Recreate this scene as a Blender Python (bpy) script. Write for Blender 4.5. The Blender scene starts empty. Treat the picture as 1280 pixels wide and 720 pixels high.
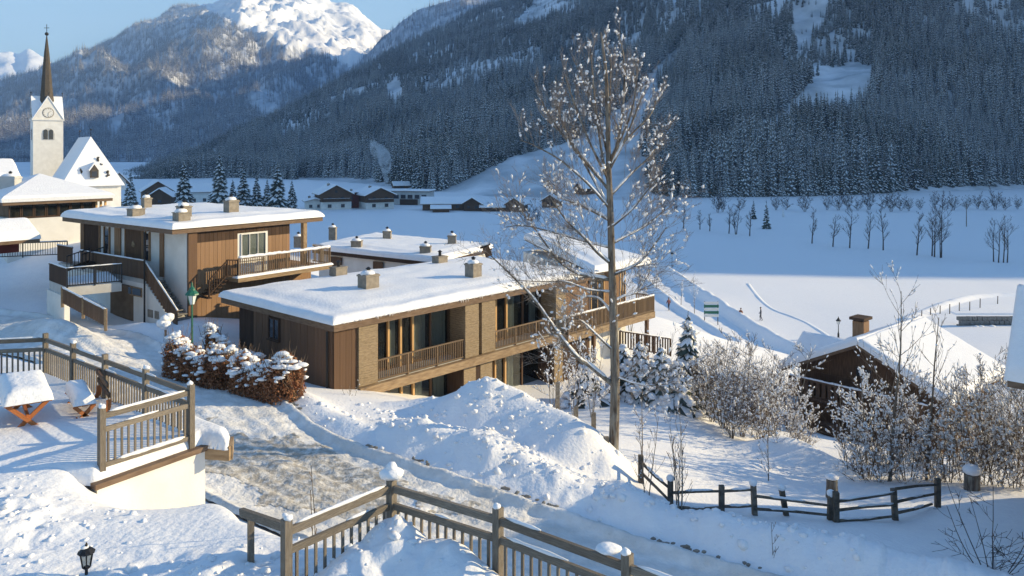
import bpy, bmesh, math, random
import numpy as np
from mathutils import Vector, Matrix, noise as mnoise
random.seed(7)
R = math.radians
sc = bpy.context.scene
col = sc.collection
# ------------------------------------------------------------------ camera, light, exposure
F = 1000.0; HY = 186.0                       # focal length and horizon row in photo pixels (1280 wide)
cam = bpy.data.objects.new('camera', bpy.data.cameras.new('camera')); col.objects.link(cam)
cam.location = (0, 0, 0); cam.rotation_euler = (R(90), 0, 0)
cam.data.sensor_width = 36; cam.data.lens = 36 * F / 1280
cam.data.shift_y = -(360 - HY) / 1280
cam.data.clip_start = .1; cam.data.clip_end = 40000
sc.camera = cam
SUN_AZ, SUN_EL = R(10), R(19)                  # azimuth from +x towards +y
SUN = Vector((math.cos(SUN_EL)*math.cos(SUN_AZ), math.cos(SUN_EL)*math.sin(SUN_AZ), math.sin(SUN_EL)))
world = bpy.data.worlds.new('World'); sc.world = world; world.use_nodes = True
wn = world.node_tree.nodes; wl = world.node_tree.links
sky = wn.new('ShaderNodeTexSky'); sky.sky_type = 'NISHITA'; sky.sun_disc = False
sky.sun_elevation = SUN_EL; sky.sun_rotation = math.pi/2 - SUN_AZ
sky.altitude = 2600; sky.air_density = 2.2; sky.dust_density = 0; sky.ozone_density = 7.5
wl.new(sky.outputs[0], wn['Background'].inputs[0]); wn['Background'].inputs[1].default_value = 0.091
sl = bpy.data.lights.new('sun', 'SUN'); sl.energy = 5.0; sl.angle = R(.53); sl.color = (1, .8, .47)
so = bpy.data.objects.new('sun', sl); col.objects.link(so)
so.rotation_euler = SUN.to_track_quat('Z', 'Y').to_euler()
sc.view_settings.view_transform = 'Standard'; sc.view_settings.look = 'None'
sc.view_settings.exposure = 1.24; sc.view_settings.gamma = 1
sc.render.engine = 'CYCLES'
sc.cycles.max_bounces = 6; sc.cycles.diffuse_bounces = 3; sc.cycles.glossy_bounces = 3
sc.cycles.transparent_max_bounces = 8; sc.cycles.volume_bounces = 1
sc.cycles.use_denoising = True
# ------------------------------------------------------------------ helpers
def G(px, py, Y): return ((px-640)/F*Y, Y, -(py-HY)/F*Y)
def Gz(px, py, z):
    Y = -z*F/(py-HY); return ((px-640)/F*Y, Y, z)
OFF = {}
def tag(o, label=None, cat=None, group=None, kind=None):
    if label: o['label'] = label
    if cat: o['category'] = cat
    if group: o['group'] = group
    if kind: o['kind'] = kind
    return o
def thing(name, label, cat, loc=(0,0,0), rot=0, group=None, space='world'):
    """Empty at a thing's base. space: coordinates its parts are given in - 'world', 'abs' (turned, but absolute z) or 'local'."""
    o = bpy.data.objects.new(name, None); col.objects.link(o)
    o.location = loc; o.rotation_euler = (0, 0, rot); o.empty_display_size = .3
    tag(o, label, cat, group)
    OFF[o.name] = {'world': Vector(loc), 'abs': Vector((0, 0, loc[2])), 'local': Vector((0,0,0))}[space]
    return o
def link(name, data, parent=None):
    o = bpy.data.objects.new(name, data); col.objects.link(o)
    if parent:
        o.parent = parent
        OFF[o.name] = OFF.get(parent.name, Vector((0,0,0)))
    return o
def dup(o, loc, rot=None, scale=None, label=None):
    c = o.copy(); col.objects.link(c); c.location = loc
    if rot is not None: c.rotation_euler = (0, 0, rot)
    if scale is not None: c.scale = (scale,)*3 if not hasattr(scale, '__len__') else scale
    if label: c['label'] = label
    for ch in o.children:
        k = ch.copy(); col.objects.link(k); k.parent = c
        for g in ch.children:
            q = g.copy(); col.objects.link(q); q.parent = k
    return c
class MB:
    def __init__(s): s.v = []; s.f = []; s.m = []; s.k = 0
    def add(s, vs, fs, k=None):
        b = len(s.v); s.v.extend(tuple(x) for x in vs)
        s.f.extend(tuple(b+i for i in f) for f in fs); s.m.extend([s.k if k is None else k]*len(fs)); return s
    def box(s, a, b, k=None):
        x0,y0,z0 = [min(a[i],b[i]) for i in range(3)]; x1,y1,z1 = [max(a[i],b[i]) for i in range(3)]
        return s.add([(x0,y0,z0),(x1,y0,z0),(x1,y1,z0),(x0,y1,z0),(x0,y0,z1),(x1,y0,z1),(x1,y1,z1),(x0,y1,z1)],
              [(0,3,2,1),(4,5,6,7),(0,1,5,4),(1,2,6,5),(2,3,7,6),(3,0,4,7)], k)
    def beam(s, p, q, w, h, k=None):
        p = Vector(p); q = Vector(q); d = (q-p)
        side = d.cross(Vector((0,0,1)))
        if side.length < 1e-6: side = Vector((1,0,0))
        side.normalize(); up = side.cross(d).normalized(); side = side*(w/2); up = up*(h/2)
        vs = [p-side-up,p+side-up,p+side+up,p-side+up,q-side-up,q+side-up,q+side+up,q-side+up]
        return s.add(vs, [(0,1,2,3),(7,6,5,4),(0,4,5,1),(1,5,6,2),(2,6,7,3),(3,7,4,0)], k)
    def prism(s, poly, z0, z1, k=None):
        n = len(poly); vs = [(x,y,z0) for x,y in poly]+[(x,y,z1) for x,y in poly]
        return s.add(vs, [tuple(range(n))[::-1], tuple(range(n,2*n))]+[(i,(i+1)%n,n+(i+1)%n,n+i) for i in range(n)], k)
    def ploy3(s, low, high, k=None):
        n = len(low)
        return s.add(list(low)+list(high), [tuple(range(n))[::-1], tuple(range(n,2*n))]+[(i,(i+1)%n,n+(i+1)%n,n+i) for i in range(n)], k)
    def tube(s, pts, rad, n=6, k=None, cap=True):
        pts = [Vector(p) for p in pts]; m = len(pts); vs = []; fs = []
        if not hasattr(rad, '__len__'): rad = [rad]*m
        t0 = (pts[1]-pts[0]).normalized(); a = t0.orthogonal().normalized()
        for i in range(m):
            t = (pts[min(i+1,m-1)]-pts[max(i-1,0)])
            t = t.normalized() if t.length > 1e-9 else t0
            a = a - t*a.dot(t); a = a.normalized() if a.length > 1e-6 else t.orthogonal().normalized()
            b = t.cross(a)
            for j in range(n):
                w = 2*math.pi*j/n
                vs.append(pts[i] + (a*math.cos(w)+b*math.sin(w))*rad[i])
        for i in range(m-1):
            for j in range(n):
                fs.append((i*n+j, i*n+(j+1)%n, (i+1)*n+(j+1)%n, (i+1)*n+j))
        if cap: fs.append(tuple(range(n))[::-1]); fs.append(tuple((m-1)*n+j for j in range(n)))
        return s.add(vs, fs, k)
    def lathe(s, c, prof, n=12, k=None):
        vs = []; fs = []
        for r, z in prof:
            for j in range(n):
                w = 2*math.pi*j/n; vs.append((c[0]+r*math.cos(w), c[1]+r*math.sin(w), c[2]+z))
        for i in range(len(prof)-1):
            for j in range(n): fs.append((i*n+j, i*n+(j+1)%n, (i+1)*n+(j+1)%n, (i+1)*n+j))
        fs.append(tuple(range(n))[::-1]); fs.append(tuple((len(prof)-1)*n+j for j in range(n)))
        return s.add(vs, fs, k)
    def lump(s, c, r, sq=.7, jit=.25, sub=1, k=None):
        V, Fc = ICO[sub]; vs = []
        rx, ry, rz = (r if hasattr(r,'__len__') else (r, r, r*sq))
        for v in V:
            q = 1+random.uniform(-jit, jit)
            vs.append((c[0]+v[0]*rx*q, c[1]+v[1]*ry*q, c[2]+v[2]*rz*q))
        return s.add(vs, Fc, k)
    def mesh(s, name, off=Vector((0,0,0)), mats=(), smooth=False):
        me = bpy.data.meshes.new(name)
        me.from_pydata([(x-off[0],y-off[1],z-off[2]) for x,y,z in s.v] if off.length else s.v, [], s.f)
        for m in mats: me.materials.append(m)
        if len(mats) > 1: me.polygons.foreach_set('material_index', s.m)
        if smooth: me.polygons.foreach_set('use_smooth', [True]*len(s.f))
        me.update(); return me
    def build(s, name, mats, parent=None, smooth=False):
        if not isinstance(mats, (list, tuple)): mats = [mats]
        off = OFF.get(parent.name, Vector((0,0,0))) if parent else Vector((0,0,0))
        return link(name, s.mesh(name, off, mats, smooth), parent)
def _ico():
    out = {}
    for sub in (1,2,3):
        b = bmesh.new(); bmesh.ops.create_icosphere(b, subdivisions=sub, radius=1)
        out[sub] = ([tuple(v.co) for v in b.verts], [tuple(v.index for v in f.verts) for f in b.faces]); b.free()
    return out
ICO = _ico()
_UB = {}
def unit_box(mat):
    if mat.name not in _UB:
        m = MB(); m.box((-.5,-.5,-.5),(.5,.5,.5)); _UB[mat.name] = m.mesh('unit_box_'+mat.name, mats=[mat])
    return _UB[mat.name]
def piece(name, mat, parent, c, size, rz=0, tilt=None):
    """one picked-apart piece (board, baluster, plank): shares its mesh with its likes"""
    o = link(name, unit_box(mat), parent)
    o.location = Vector(c)-OFF.get(parent.name, Vector((0,0,0))); o.scale = size; o.rotation_euler = tilt if tilt else (0,0,rz)
    return o
def pbeam(name, mat, parent, p, q, w, h):
    """piece running from p to q"""
    p = Vector(p); q = Vector(q); d = q-p
    o = link(name, unit_box(mat), parent)
    o.location = (p+q)/2-OFF.get(parent.name, Vector((0,0,0))); o.scale = (d.length, w, h)
    o.rotation_euler = (0, -math.atan2(d.z, math.hypot(d.x, d.y)), math.atan2(d.y, d.x))
    return o
# numpy noise
def _hash(ix, iy, s):
    h = (ix.astype(np.int64)*374761393 + iy.astype(np.int64)*668265263 + s*974711) & 0xffffffff
    h = ((h ^ (h >> 13))*1274126177) & 0xffffffff
    return ((h ^ (h >> 16)) & 0xffff)/65535.0
def vnoise(x, y, s=0):
    ix = np.floor(x); iy = np.floor(y); fx = x-ix; fy = y-iy
    fx = fx*fx*fx*(fx*(fx*6-15)+10); fy = fy*fy*fy*(fy*(fy*6-15)+10)
    a = _hash(ix,iy,s); b = _hash(ix+1,iy,s); c = _hash(ix,iy+1,s); d = _hash(ix+1,iy+1,s)
    return (a+(b-a)*fx)*(1-fy)+(c+(d-c)*fx)*fy - .5
def fbm(x, y, sc_, octv=4, s=0, gain=.5, ridge=False):
    x = np.asarray(x, float)/sc_; y = np.asarray(y, float)/sc_; t = 0; a = 1
    for i in range(octv):
        n = vnoise(x, y, s+i*17)
        t = t + a*((.25-abs(n))*2 if ridge else n); x = x*2.03+11.3; y = y*2.03+5.7; a *= gain
    return t
def sstep(a, b, x): t = np.clip((np.asarray(x, float)-a)/(b-a), 0, 1); return t*t*(3-2*t)
def grid_mesh(name, X, Y, Z, mats, smooth=True, keep=None):
    n, m = X.shape
    v = np.stack([X,Y,Z], -1).reshape(-1,3)
    i = np.arange(n*m).reshape(n,m)
    q = np.stack([i[:-1,:-1], i[:-1,1:], i[1:,1:], i[1:,:-1]], -1).reshape(-1,4)
    if keep is not None:
        kk = keep[:-1,:-1]&keep[:-1,1:]&keep[1:,1:]&keep[1:,:-1]; q = q[kk.reshape(-1)]
        used = np.zeros(n*m, bool); used[q.reshape(-1)] = True; mp = np.cumsum(used)-1; v = v[used]; q = mp[q]
    me = bpy.data.meshes.new(name)
    me.vertices.add(len(v)); me.vertices.foreach_set('co', v.astype(np.float32).reshape(-1))
    me.loops.add(q.size); me.loops.foreach_set('vertex_index', q.astype(np.int32).reshape(-1))
    me.polygons.add(len(q)); me.polygons.foreach_set('loop_start', np.arange(0, q.size, 4, dtype=np.int32))
    me.polygons.foreach_set('loop_total', np.full(len(q), 4, np.int32))
    me.update(calc_edges=True)
    if smooth: me.polygons.foreach_set('use_smooth', np.ones(len(q), bool))
    for mt in mats: me.materials.append(mt)
    return link(name, me)
# ------------------------------------------------------------------ materials
def mat(name, c, c2=None, scale=4, stretch=(1,1,1), rough=.8, bump=.0, bscale=None, bdist=.02, metal=0, spec=.3, vary=0, c3=None, c3scale=1, c3amt=.5, detail=5, contrast=(.35,.65)):
    m = bpy.data.materials.new(name); m.use_nodes = True; N = m.node_tree.nodes; L = m.node_tree.links
    p = N['Principled BSDF']; p.inputs['Roughness'].default_value = rough; p.inputs['Metallic'].default_value = metal
    p.inputs['Specular IOR Level'].default_value = spec
    p.inputs['Base Color'].default_value = (*c,1)
    tc = N.new('ShaderNodeTexCoord'); mp = N.new('ShaderNodeMapping'); mp.inputs['Scale'].default_value = stretch
    L.new(tc.outputs['Object'], mp.inputs[0]); out = None
    def nz(s, d=detail):
        t = N.new('ShaderNodeTexNoise'); t.inputs['Scale'].default_value = s; t.inputs['Detail'].default_value = d
        L.new(mp.outputs[0], t.inputs[0]); return t
    def mix(f, a, b):
        x = N.new('ShaderNodeMix'); x.data_type = 'RGBA'
        L.new(f, x.inputs[0])
        for s_, i in ((a,6),(b,7)):
            if isinstance(s_, tuple): x.inputs[i].default_value = (*s_,1)
            else: L.new(s_, x.inputs[i])
        return x.outputs[2]
    def ramp(o, lo, hi):
        r = N.new('ShaderNodeMapRange'); r.inputs[1].default_value = lo; r.inputs[2].default_value = hi
        L.new(o, r.inputs[0]); return r
    if c2: out = mix(ramp(nz(scale).outputs[0], *contrast).outputs[0], c, c2)
    if c3:
        r = ramp(nz(c3scale).outputs[0], .45, .62); r.inputs[4].default_value = c3amt
        out = mix(r.outputs[0], out or c, c3)
    if vary:
        oi = N.new('ShaderNodeObjectInfo'); r = N.new('ShaderNodeMapRange'); L.new(oi.outputs['Random'], r.inputs[0])
        r.inputs[3].default_value = 1-vary; r.inputs[4].default_value = 1+vary
        hs = N.new('ShaderNodeHueSaturation'); L.new(r.outputs[0], hs.inputs['Value'])
        if out: L.new(out, hs.inputs['Color'])
        else: hs.inputs['Color'].default_value = (*c,1)
        out = hs.outputs[0]
    if out: L.new(out, p.inputs['Base Color'])
    if bump:
        b = N.new('ShaderNodeBump'); b.inputs['Strength'].default_value = bump; b.inputs['Distance'].default_value = bdist
        L.new(nz(bscale or scale, 6).outputs[0], b.inputs['Height']); L.new(b.outputs[0], p.inputs['Normal'])
    return m
SN = (.83,.83,.84)
M = {}
M['snow'] = mat('snow', SN, (.79,.79,.81), 2.5, rough=.55, bump=.55, bscale=9, bdist=.05, spec=.25)
M['snow_rough'] = mat('snow_rough', SN, (.77,.77,.79), 2.0, rough=.6, bump=1.0, bscale=5, bdist=.12, spec=.2)
M['snow_far'] = mat('snow_far', (.80,.80,.81), (.74,.74,.76), .01, rough=.7, bump=.3, bscale=.05, bdist=3, spec=.1)
M['snow_slope'] = mat('snow_slope', (.78,.78,.8), (.42,.44,.46), .035, rough=.8, spec=.1, bump=.4, bscale=.05, bdist=4)
M['snow_peak'] = mat('snow_peak', (.84,.84,.84), (.74,.74,.76), .004, rough=.7, bump=.9, bscale=.006, bdist=30, spec=.1)
M['packed'] = mat('road_snow', (.76,.755,.75), (.6,.59,.575), 1.9, (1,1,1), rough=.75, bump=.9, bscale=7, bdist=.06, c3=(.52,.5,.47), c3scale=.3, c3amt=.5, detail=9)
M['grit'] = mat('gritted_road', (.36,.33,.285), (.66,.645,.62), 4.5, rough=.85, bump=.9, bscale=9, bdist=.05, c3=(.28,.255,.22), c3scale=14, c3amt=.35, detail=10, contrast=(.4,.64))
M['twig_pale'] = mat('alder_twig', (.17,.14,.12), (.3,.26,.23), 4, rough=.9, spec=.1)
M['needle_pale'] = mat('needles_frosted', (.10,.125,.13), (.2,.23,.24), .6, rough=.9, spec=.1, vary=.3)
M['needle'] = mat('needles', (.04,.06,.055), (.085,.105,.1), .6, rough=.9, spec=.1, vary=.35)
M['needle_snow'] = mat('needle_snow', (.82,.82,.84), (.66,.67,.68), .3, rough=.8, spec=.1)
M['frost_floor'] = mat('frosted_undergrowth', (.36,.38,.41), (.62,.64,.67), .022, rough=.9, spec=.05, bump=.5, bscale=.04, bdist=6, c3=(.75,.75,.77), c3scale=.006, c3amt=.3)
M['needle_frost'] = mat('needle_frost', (.24,.25,.27), (.46,.475,.5), .05, rough=.9, spec=.05, vary=.25)
M['bark'] = mat('bark', (.095,.075,.06), (.24,.2,.16), 3, (5,5,.9), rough=.9, bump=1.0, bscale=7, bdist=.05, spec=.1, c3=(.33,.32,.28), c3scale=1.4, c3amt=.55)
M['twig'] = mat('twig_bark', (.12,.085,.06), (.2,.15,.11), 4, rough=.9, spec=.1)
M['twig_dark'] = mat('twig_bark_dark', (.05,.042,.04), (.09,.075,.07), 4, rough=.9, spec=.1)
M['beech'] = mat('beech_leaf', (.2,.075,.035), (.36,.17,.085), 9, rough=.7, spec=.2)
M['wood_grey'] = mat('weathered_wood', (.135,.115,.092), (.24,.205,.165), 5, (3,3,3), rough=.8, bump=.4, bscale=20, spec=.2, vary=.18)
M['wood_old'] = mat('old_fence_wood', (.085,.072,.06), (.17,.14,.11), 6, rough=.9, bump=.5, bscale=15, spec=.1, vary=.2)
M['board'] = mat('brown_boarding', (.1,.056,.034), (.15,.09,.055), 3, (6,6,.5), rough=.75, bump=.3, bscale=9, spec=.2, vary=.14)
M['rail_brown'] = mat('railing_wood', (.12,.08,.05), (.2,.14,.09), 4, (3,3,3), rough=.75, bump=.2, bscale=14, vary=.2)
M['board_orange'] = mat('larch_boarding', (.225,.13,.07), (.31,.19,.11), 3, (6,6,.5), rough=.7, bump=.3, bscale=9, spec=.2, vary=.1)
M['board_dark'] = mat('dark_boarding', (.045,.027,.019), (.075,.045,.03), 3, (6,6,.5), rough=.8, bump=.3, bscale=9, spec=.2, vary=.15)
M['fascia'] = mat('fascia_wood', (.125,.082,.055), (.19,.13,.09), 3, (1,1,6), rough=.7, bump=.3, bscale=10, spec=.2)
M['beam'] = mat('beam_wood', (.22,.15,.09), (.34,.245,.15), 2.5, (1,1,5), rough=.7, bump=.3, bscale=10, spec=.2)
M['mullion'] = mat('larch_frame', (.5,.3,.13), (.6,.38,.18), 4, (1,1,3), rough=.6, spec=.3)
M['picnic'] = mat('oiled_wood', (.33,.1,.025), (.44,.16,.05), 6, rough=.55, bump=.2, bscale=12, spec=.4, vary=.12)
M['plaster'] = mat('white_plaster', (.74,.72,.68), (.66,.64,.6), 1.2, rough=.85, bump=.15, bscale=25, spec=.2)
M['plaster_grey'] = mat('grey_concrete', (.42,.41,.39), (.5,.49,.47), 1.5, rough=.85, bump=.2, bscale=12, spec=.2)
M['metal_dark'] = mat('dark_metal', (.03,.03,.032), rough=.45, metal=.6, spec=.4)
M['green_paint'] = mat('green_paint', (.015,.11,.065), (.02,.14,.08), 8, rough=.4, spec=.5)
M['zinc'] = mat('chimney_render', (.21,.18,.145), (.29,.25,.2), 5, rough=.8, bump=.3, bscale=14)
M['red_paint'] = mat('dark_red_wall', (.17,.035,.03), (.12,.03,.025), 1, rough=.8)
M['chalet'] = mat('chalet_boards', (.07,.04,.026), (.12,.07,.042), 3, (5,5,.6), rough=.85, vary=.2, bump=.3, bscale=8)
M['shingle'] = mat('wood_shingle', (.055,.045,.036), (.085,.07,.055), 4, rough=.8, bump=.5, bscale=6, bdist=.05)
M['curtain'] = mat('curtain', (.72,.73,.69), (.82,.82,.79), 2, (8,8,.3), rough=.9)
M['stone'] = mat('stone', (.16,.15,.14), (.25,.24,.22), 3, rough=.85, bump=.5, bscale=6)
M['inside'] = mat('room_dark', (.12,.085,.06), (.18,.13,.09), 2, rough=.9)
M['slate'] = mat('pillar_slate', (.235,.175,.11), (.36,.275,.175), 6, (1,1,6), rough=.85, bump=.5, bscale=12, bdist=.03, vary=.12)
def glass():
    m = bpy.data.materials.new('window_glass'); m.use_nodes = True; N = m.node_tree.nodes; L = m.node_tree.links
    p = N['Principled BSDF']; p.inputs['Base Color'].default_value = (.02,.025,.03,1); p.inputs['Roughness'].default_value = .04
    p.inputs['Specular IOR Level'].default_value = .8
    t = N.new('ShaderNodeBsdfTransparent'); t.inputs[0].default_value = (.85,.88,.86,1); mx = N.new('ShaderNodeMixShader'); mx.inputs[0].default_value = .33
    L.new(t.outputs[0], mx.inputs[1]); L.new(p.outputs[0], mx.inputs[2]); L.new(mx.outputs[0], N['Material Output'].inputs[0])
    return m
M['glass'] = glass()
M['dark_glass'] = mat('dark_window_glass', (.03,.035,.045), rough=.06, spec=.8)
# ------------------------------------------------------------------ the terrain: thin-plate surface through surveyed points
CP = [(-30,40,-8.6),(-19,36,-8.95),(-12,30,-9.2),(-7.7,24.5,-9.6),(2.2,19.1,-10.4),(8,16,-10.9),(14,13,-11.3),(-2.7,21.8,-10),
 (-14,24,-9),(-9,18,-9.6),(-3,14,-10.2),(4,10,-11),(-20,20,-8.5),(-25,10,-8),(10,5,-11),(25,12,-11.8),
 (-2.5,37.4,-12.3),(2.9,43.4,-13.3),(8.7,49,-13.5),(2,36,-12.2),(-5.5,36,-11),(4,31.5,-11.6),
 (60,60,-19.5),(30,70,-20),(-45,60,-6.5),(-60,90,-7),(-75,140,-10.2),(-30,70,-8),(-60,40,-7.5),(-40,30,-8.2),(-90,160,-10),
 (-10,65,-12),(-14,58,-11),(-5,75,-14),(-20,90,-15),(-30,120,-18),(0,100,-20),(-60,200,-20),(-100,200,-18),(-40,160,-21),(10,130,-22.5),
 (0,150,-23),(-30,200,-23),(40,112,-23),(80,110,-23),(120,100,-22.5),(40,160,-23),(100,160,-23),(60,220,-23),(-20,250,-23),(-120,280,-22),(140,220,-23),
 (140,60,-18),(60,25,-13.5),(100,30,-15)]
CP += [G(480,506,31),G(412,487,34),G(290,437,39.7),G(370,512,29),G(205,462,34),G(430,522,29.5),G(767,577,27.5),G(801,602,26.2),
 G(837,633,25),G(903,640,25.2),G(1042,652,24.3),G(1120,650,25.5),G(870,560,33.4),G(960,590,32),G(930,540,39.5),G(1050,548,42),G(1030,545,45),
 G(1200,560,46),G(1100,595,32),G(1215,612,29),G(1280,620,28),G(1200,690,22),G(1280,720,20.5),G(1400,640,26),G(800,505,40),G(850,500,43),
 G(830,420,58),G(815,395,62),G(880,420,70),G(930,430,75),G(990,440,89),G(925,400,107),G(836,390,110),G(805,345,140),(25,70,-18.3),G(1240,450,72),
 G(1230,410,100),G(0,430,37),G(0,400,41),G(60,400,41),G(140,412,42),G(210,403,41.5),G(0,345,50),G(0,311,53),G(100,311,53),G(240,398,41.5)]
CP = np.array(CP)
def _tps():
    P = CP[:,:2]/50; n = len(P)
    d = np.linalg.norm(P[:,None]-P[None], axis=2); K = np.where(d>0, d*d*np.log(d+1e-12), 0) + np.eye(n)*.0004
    A = np.zeros((n+3,n+3)); A[:n,:n] = K; A[:n,n] = 1; A[:n,n+1:] = P; A[n,:n] = 1; A[n+1:,:n] = P.T
    return np.linalg.solve(A, np.concatenate([CP[:,2], np.zeros(3)]))
TW = _tps()
ROADP = [(-34,41.5),(-26,39.5),(-19,36),(-12.5,30),(-7.7,24.8),(-2.6,21.6),(2.2,19.1),(8,16.2),(14,13.2),(20,10.2)]
def _curve(P, n):
    P = np.array(P, float); t = np.linspace(0, len(P)-1.0001, n); i = t.astype(int); f = (t-i)[:,None]
    g = lambda k: P[np.clip(i+k, 0, len(P)-1)]
    a,b,c,d = g(-1),g(0),g(1),g(2)
    return .5*((2*b)+(c-a)*f+(2*a-5*b+4*c-d)*f**2+(3*b-3*c+d-a)*f**3)
RC = _curve(ROADP, 260)
RT = np.gradient(RC, axis=0); RT /= np.linalg.norm(RT, axis=1)[:,None]; RN = np.stack([-RT[:,1], RT[:,0]], 1)   # normal to the far side
def road_sd(x, y):
    """signed distance from the road's centre line (positive on the far side) and place along it 0..1"""
    x = np.asarray(x,float); y = np.asarray(y,float); sh = x.shape; x = x.ravel(); y = y.ravel()
    sd = np.full(x.shape, 99.); al = np.zeros(x.shape)
    near = (y > 6)&(y < 50)&(x > -42)&(x < 26)
    xi = x[near]; yi = y[near]
    if len(xi):
        s_ = np.empty(len(xi)); a_ = np.empty(len(xi))
        for k in range(0, len(xi), 20000):
            dx = xi[k:k+20000,None]-RC[None,::2,0]; dy = yi[k:k+20000,None]-RC[None,::2,1]
            j = np.argmin(dx*dx+dy*dy, 1); r = np.arange(len(j))
            s_[k:k+20000] = dx[r,j]*RN[::2][j,0]+dy[r,j]*RN[::2][j,1]; a_[k:k+20000] = j/130
        sd[near] = s_; al[near] = a_
    return sd.reshape(sh), al.reshape(sh)
def gauss(x, y, cx, cy, rx, ry=None, ang=0):
    ry = ry or rx; c, s = math.cos(ang), math.sin(ang); u = (x-cx)*c+(y-cy)*s; v = -(x-cx)*s+(y-cy)*c
    return np.exp(-(u/rx)**2-(v/ry)**2)
def base_z(x, y):
    x = np.asarray(x,float); y = np.asarray(y,float); sh = x.shape; xr = x.ravel(); yr = y.ravel(); z = np.full(xr.shape, -23.)
    ins = (yr < 262)&(abs(xr) < 320)
    P = CP[:,:2]/50; q = np.stack([xr[ins], yr[ins]], 1)/50; zz = np.empty(len(q))
    for k in range(0, len(q), 20000):
        d2 = ((q[k:k+20000,None]-P[None])**2).sum(2); U = .5*d2*np.log(d2+1e-12)
        zz[k:k+20000] = U@TW[:-3]+TW[-3]+q[k:k+20000]@TW[-2:]
    w = sstep(170, 258, yr[ins])*1.0; w = np.maximum(w, sstep(130, 300, abs(xr[ins])))
    z[ins] = np.clip(zz, -24.5, -4)*(1-w)-23*w
    return z.reshape(sh)
HEAPL = [(-4.6,31.0,.15),(-2.8,30.9,.75),(-1.1,30.6,1.62),(.1,29.9,1.6),(1.3,28.8,1.45),(2.3,27.5,1.25),(3.0,26.6,.6)]
def ridge_h(x, y):
    best = np.zeros(np.shape(x))
    for (ax,ay,ah),(bx,by,bh) in zip(HEAPL[:-1],HEAPL[1:]):
        t = np.clip(((x-ax)*(bx-ax)+(y-ay)*(by-ay))/((bx-ax)**2+(by-ay)**2),0,1); d = np.hypot(x-ax-t*(bx-ax), y-ay-t*(by-ay)); h = ah+(bh-ah)*t
        q = np.clip(1-d/(1.25*h+.35),0,1); best = np.maximum(best, h*(q**1.15*(1.6-.6*q)/1.0))
    return best*(1+.25*fbm(x,y,1.6,3,44))
def ground_z(x, y, fine=True):
    x = np.asarray(x,float); y = np.asarray(y,float)
    z = base_z(x, y); sd, al = road_sd(x, y)
    # ploughed snow: big heap, its shoulders and the bank along the far kerb
    hp = ridge_h(x, y)+.12*gauss(x,y,-5.6,30.2,3.0,1.5,-.1)+.3*gauss(x,y,-.6,26.6,2.4,1.1,-.5)
    bank = (.75+.3*vnoise(al*40, sd*0, 3))*np.exp(-((sd-4.3)/1.1)**2)*sstep(.40,.52,al)*(1-sstep(.93,1,al))
    bank = bank + .35*np.exp(-((sd-3.6)/.6)**2)*sstep(.1,.2,al)*(1-sstep(.4,.5,al))
    z = z+hp+bank
    z = z + 1.0*gauss(x,y,12.0,34.5,1.8,1.0,-.4) + .35*gauss(x,y,9.8,32,1.6,.8,.4)
    # bank beside the garage ramp
    z = z + 1.0*gauss(x,y,-21.5,37.9,3.2,1.0,-.55)
    rd = 1-sstep(2.3,2.9,abs(sd)); z = z-.18*rd
    if fine:
        nearm = 1-sstep(45, 75, y)
        rough = np.clip(.22*hp+np.exp(-((sd-4.3)/1.6)**2)*sstep(.35,.5,al)*.8+1.0*gauss(x,y,-21.5,37.9,3.2,1.2,-.55)+.25*gauss(x,y,-28,46,9,6), 0, 1)
        z = z+nearm*(.05*fbm(x,y,2.5,3,5)+(.26*fbm(x,y,1.15,5,9,.58)+.12*abs(fbm(x,y,.4,3,31,.6)))*rough*(1-rd))
        z = z+(1-nearm)*.25*fbm(x,y,22,3,41)*(y<240)
    return z
def zt(x, y): return float(ground_z(np.array([x]), np.array([y]))[0])
# ------------------------------------------------------------------ ground sheets
base = MB(); S = 9000
base.add([(-S,-1500,-24.6),(S,-1500,-24.6),(S,11000,-24.6),(-S,11000,-24.6)], [(0,1,2,3)])
tag(base.build('valley_ground', M['snow_far']), kind='structure')
kc = np.concatenate([np.linspace(-2.2,-.86,24)[:-1], np.linspace(-.86,.86,430), np.linspace(.86,2.4,24)[1:]])
yr_ = 6.3*(700/6.3)**(np.linspace(0,1,520))
Kg, Yg = np.meshgrid(kc, yr_); Xg = Kg*Yg
Zg = ground_z(Xg, Yg)
tag(grid_mesh('snow_ground', Xg, Yg, Zg, [M['snow']]), kind='structure')
# road: its own sheet on the ground
n = 620; RCf = _curve(ROADP, n); T_ = np.gradient(RCf, axis=0); T_ /= np.linalg.norm(T_,axis=1)[:,None]; N_ = np.stack([-T_[:,1],T_[:,0]],1)
ws = np.linspace(-2.75,2.75,56)
Xr = RCf[:,0:1]+N_[:,0:1]*ws[None]; Yr2 = RCf[:,1:2]+N_[:,1:2]*ws[None]
Zr = ground_z(Xr, Yr2, False)+.18-.02+.16*sstep(2.2,2.75,abs(ws))[None]
al = np.linspace(0,1,n)[:,None]*np.ones_like(Xr); W = ws[None]*np.ones_like(Xr)
wv = .25*fbm(al*14, W*0, 1, 3, 12)
Zr += .05*fbm(al*70, W, .8, 3, 3)+.045*fbm(Xr,Yr2,.32,3,8)+.05*fbm(al*60,W*9,1.6,3,14)-.06*np.exp(-((abs(W+wv)-.85)/.22)**2)-.045*np.exp(-((abs(W-.5+wv*1.6)-.8)/.16)**2)+.03*np.exp(-((abs(W+wv)-1.25)/.15)**2)
Zr -= .25*sstep(2.6,2.75,abs(W))
tag(grid_mesh('road', Xr, Yr2, Zr, [M['packed']]), kind='structure')
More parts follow.
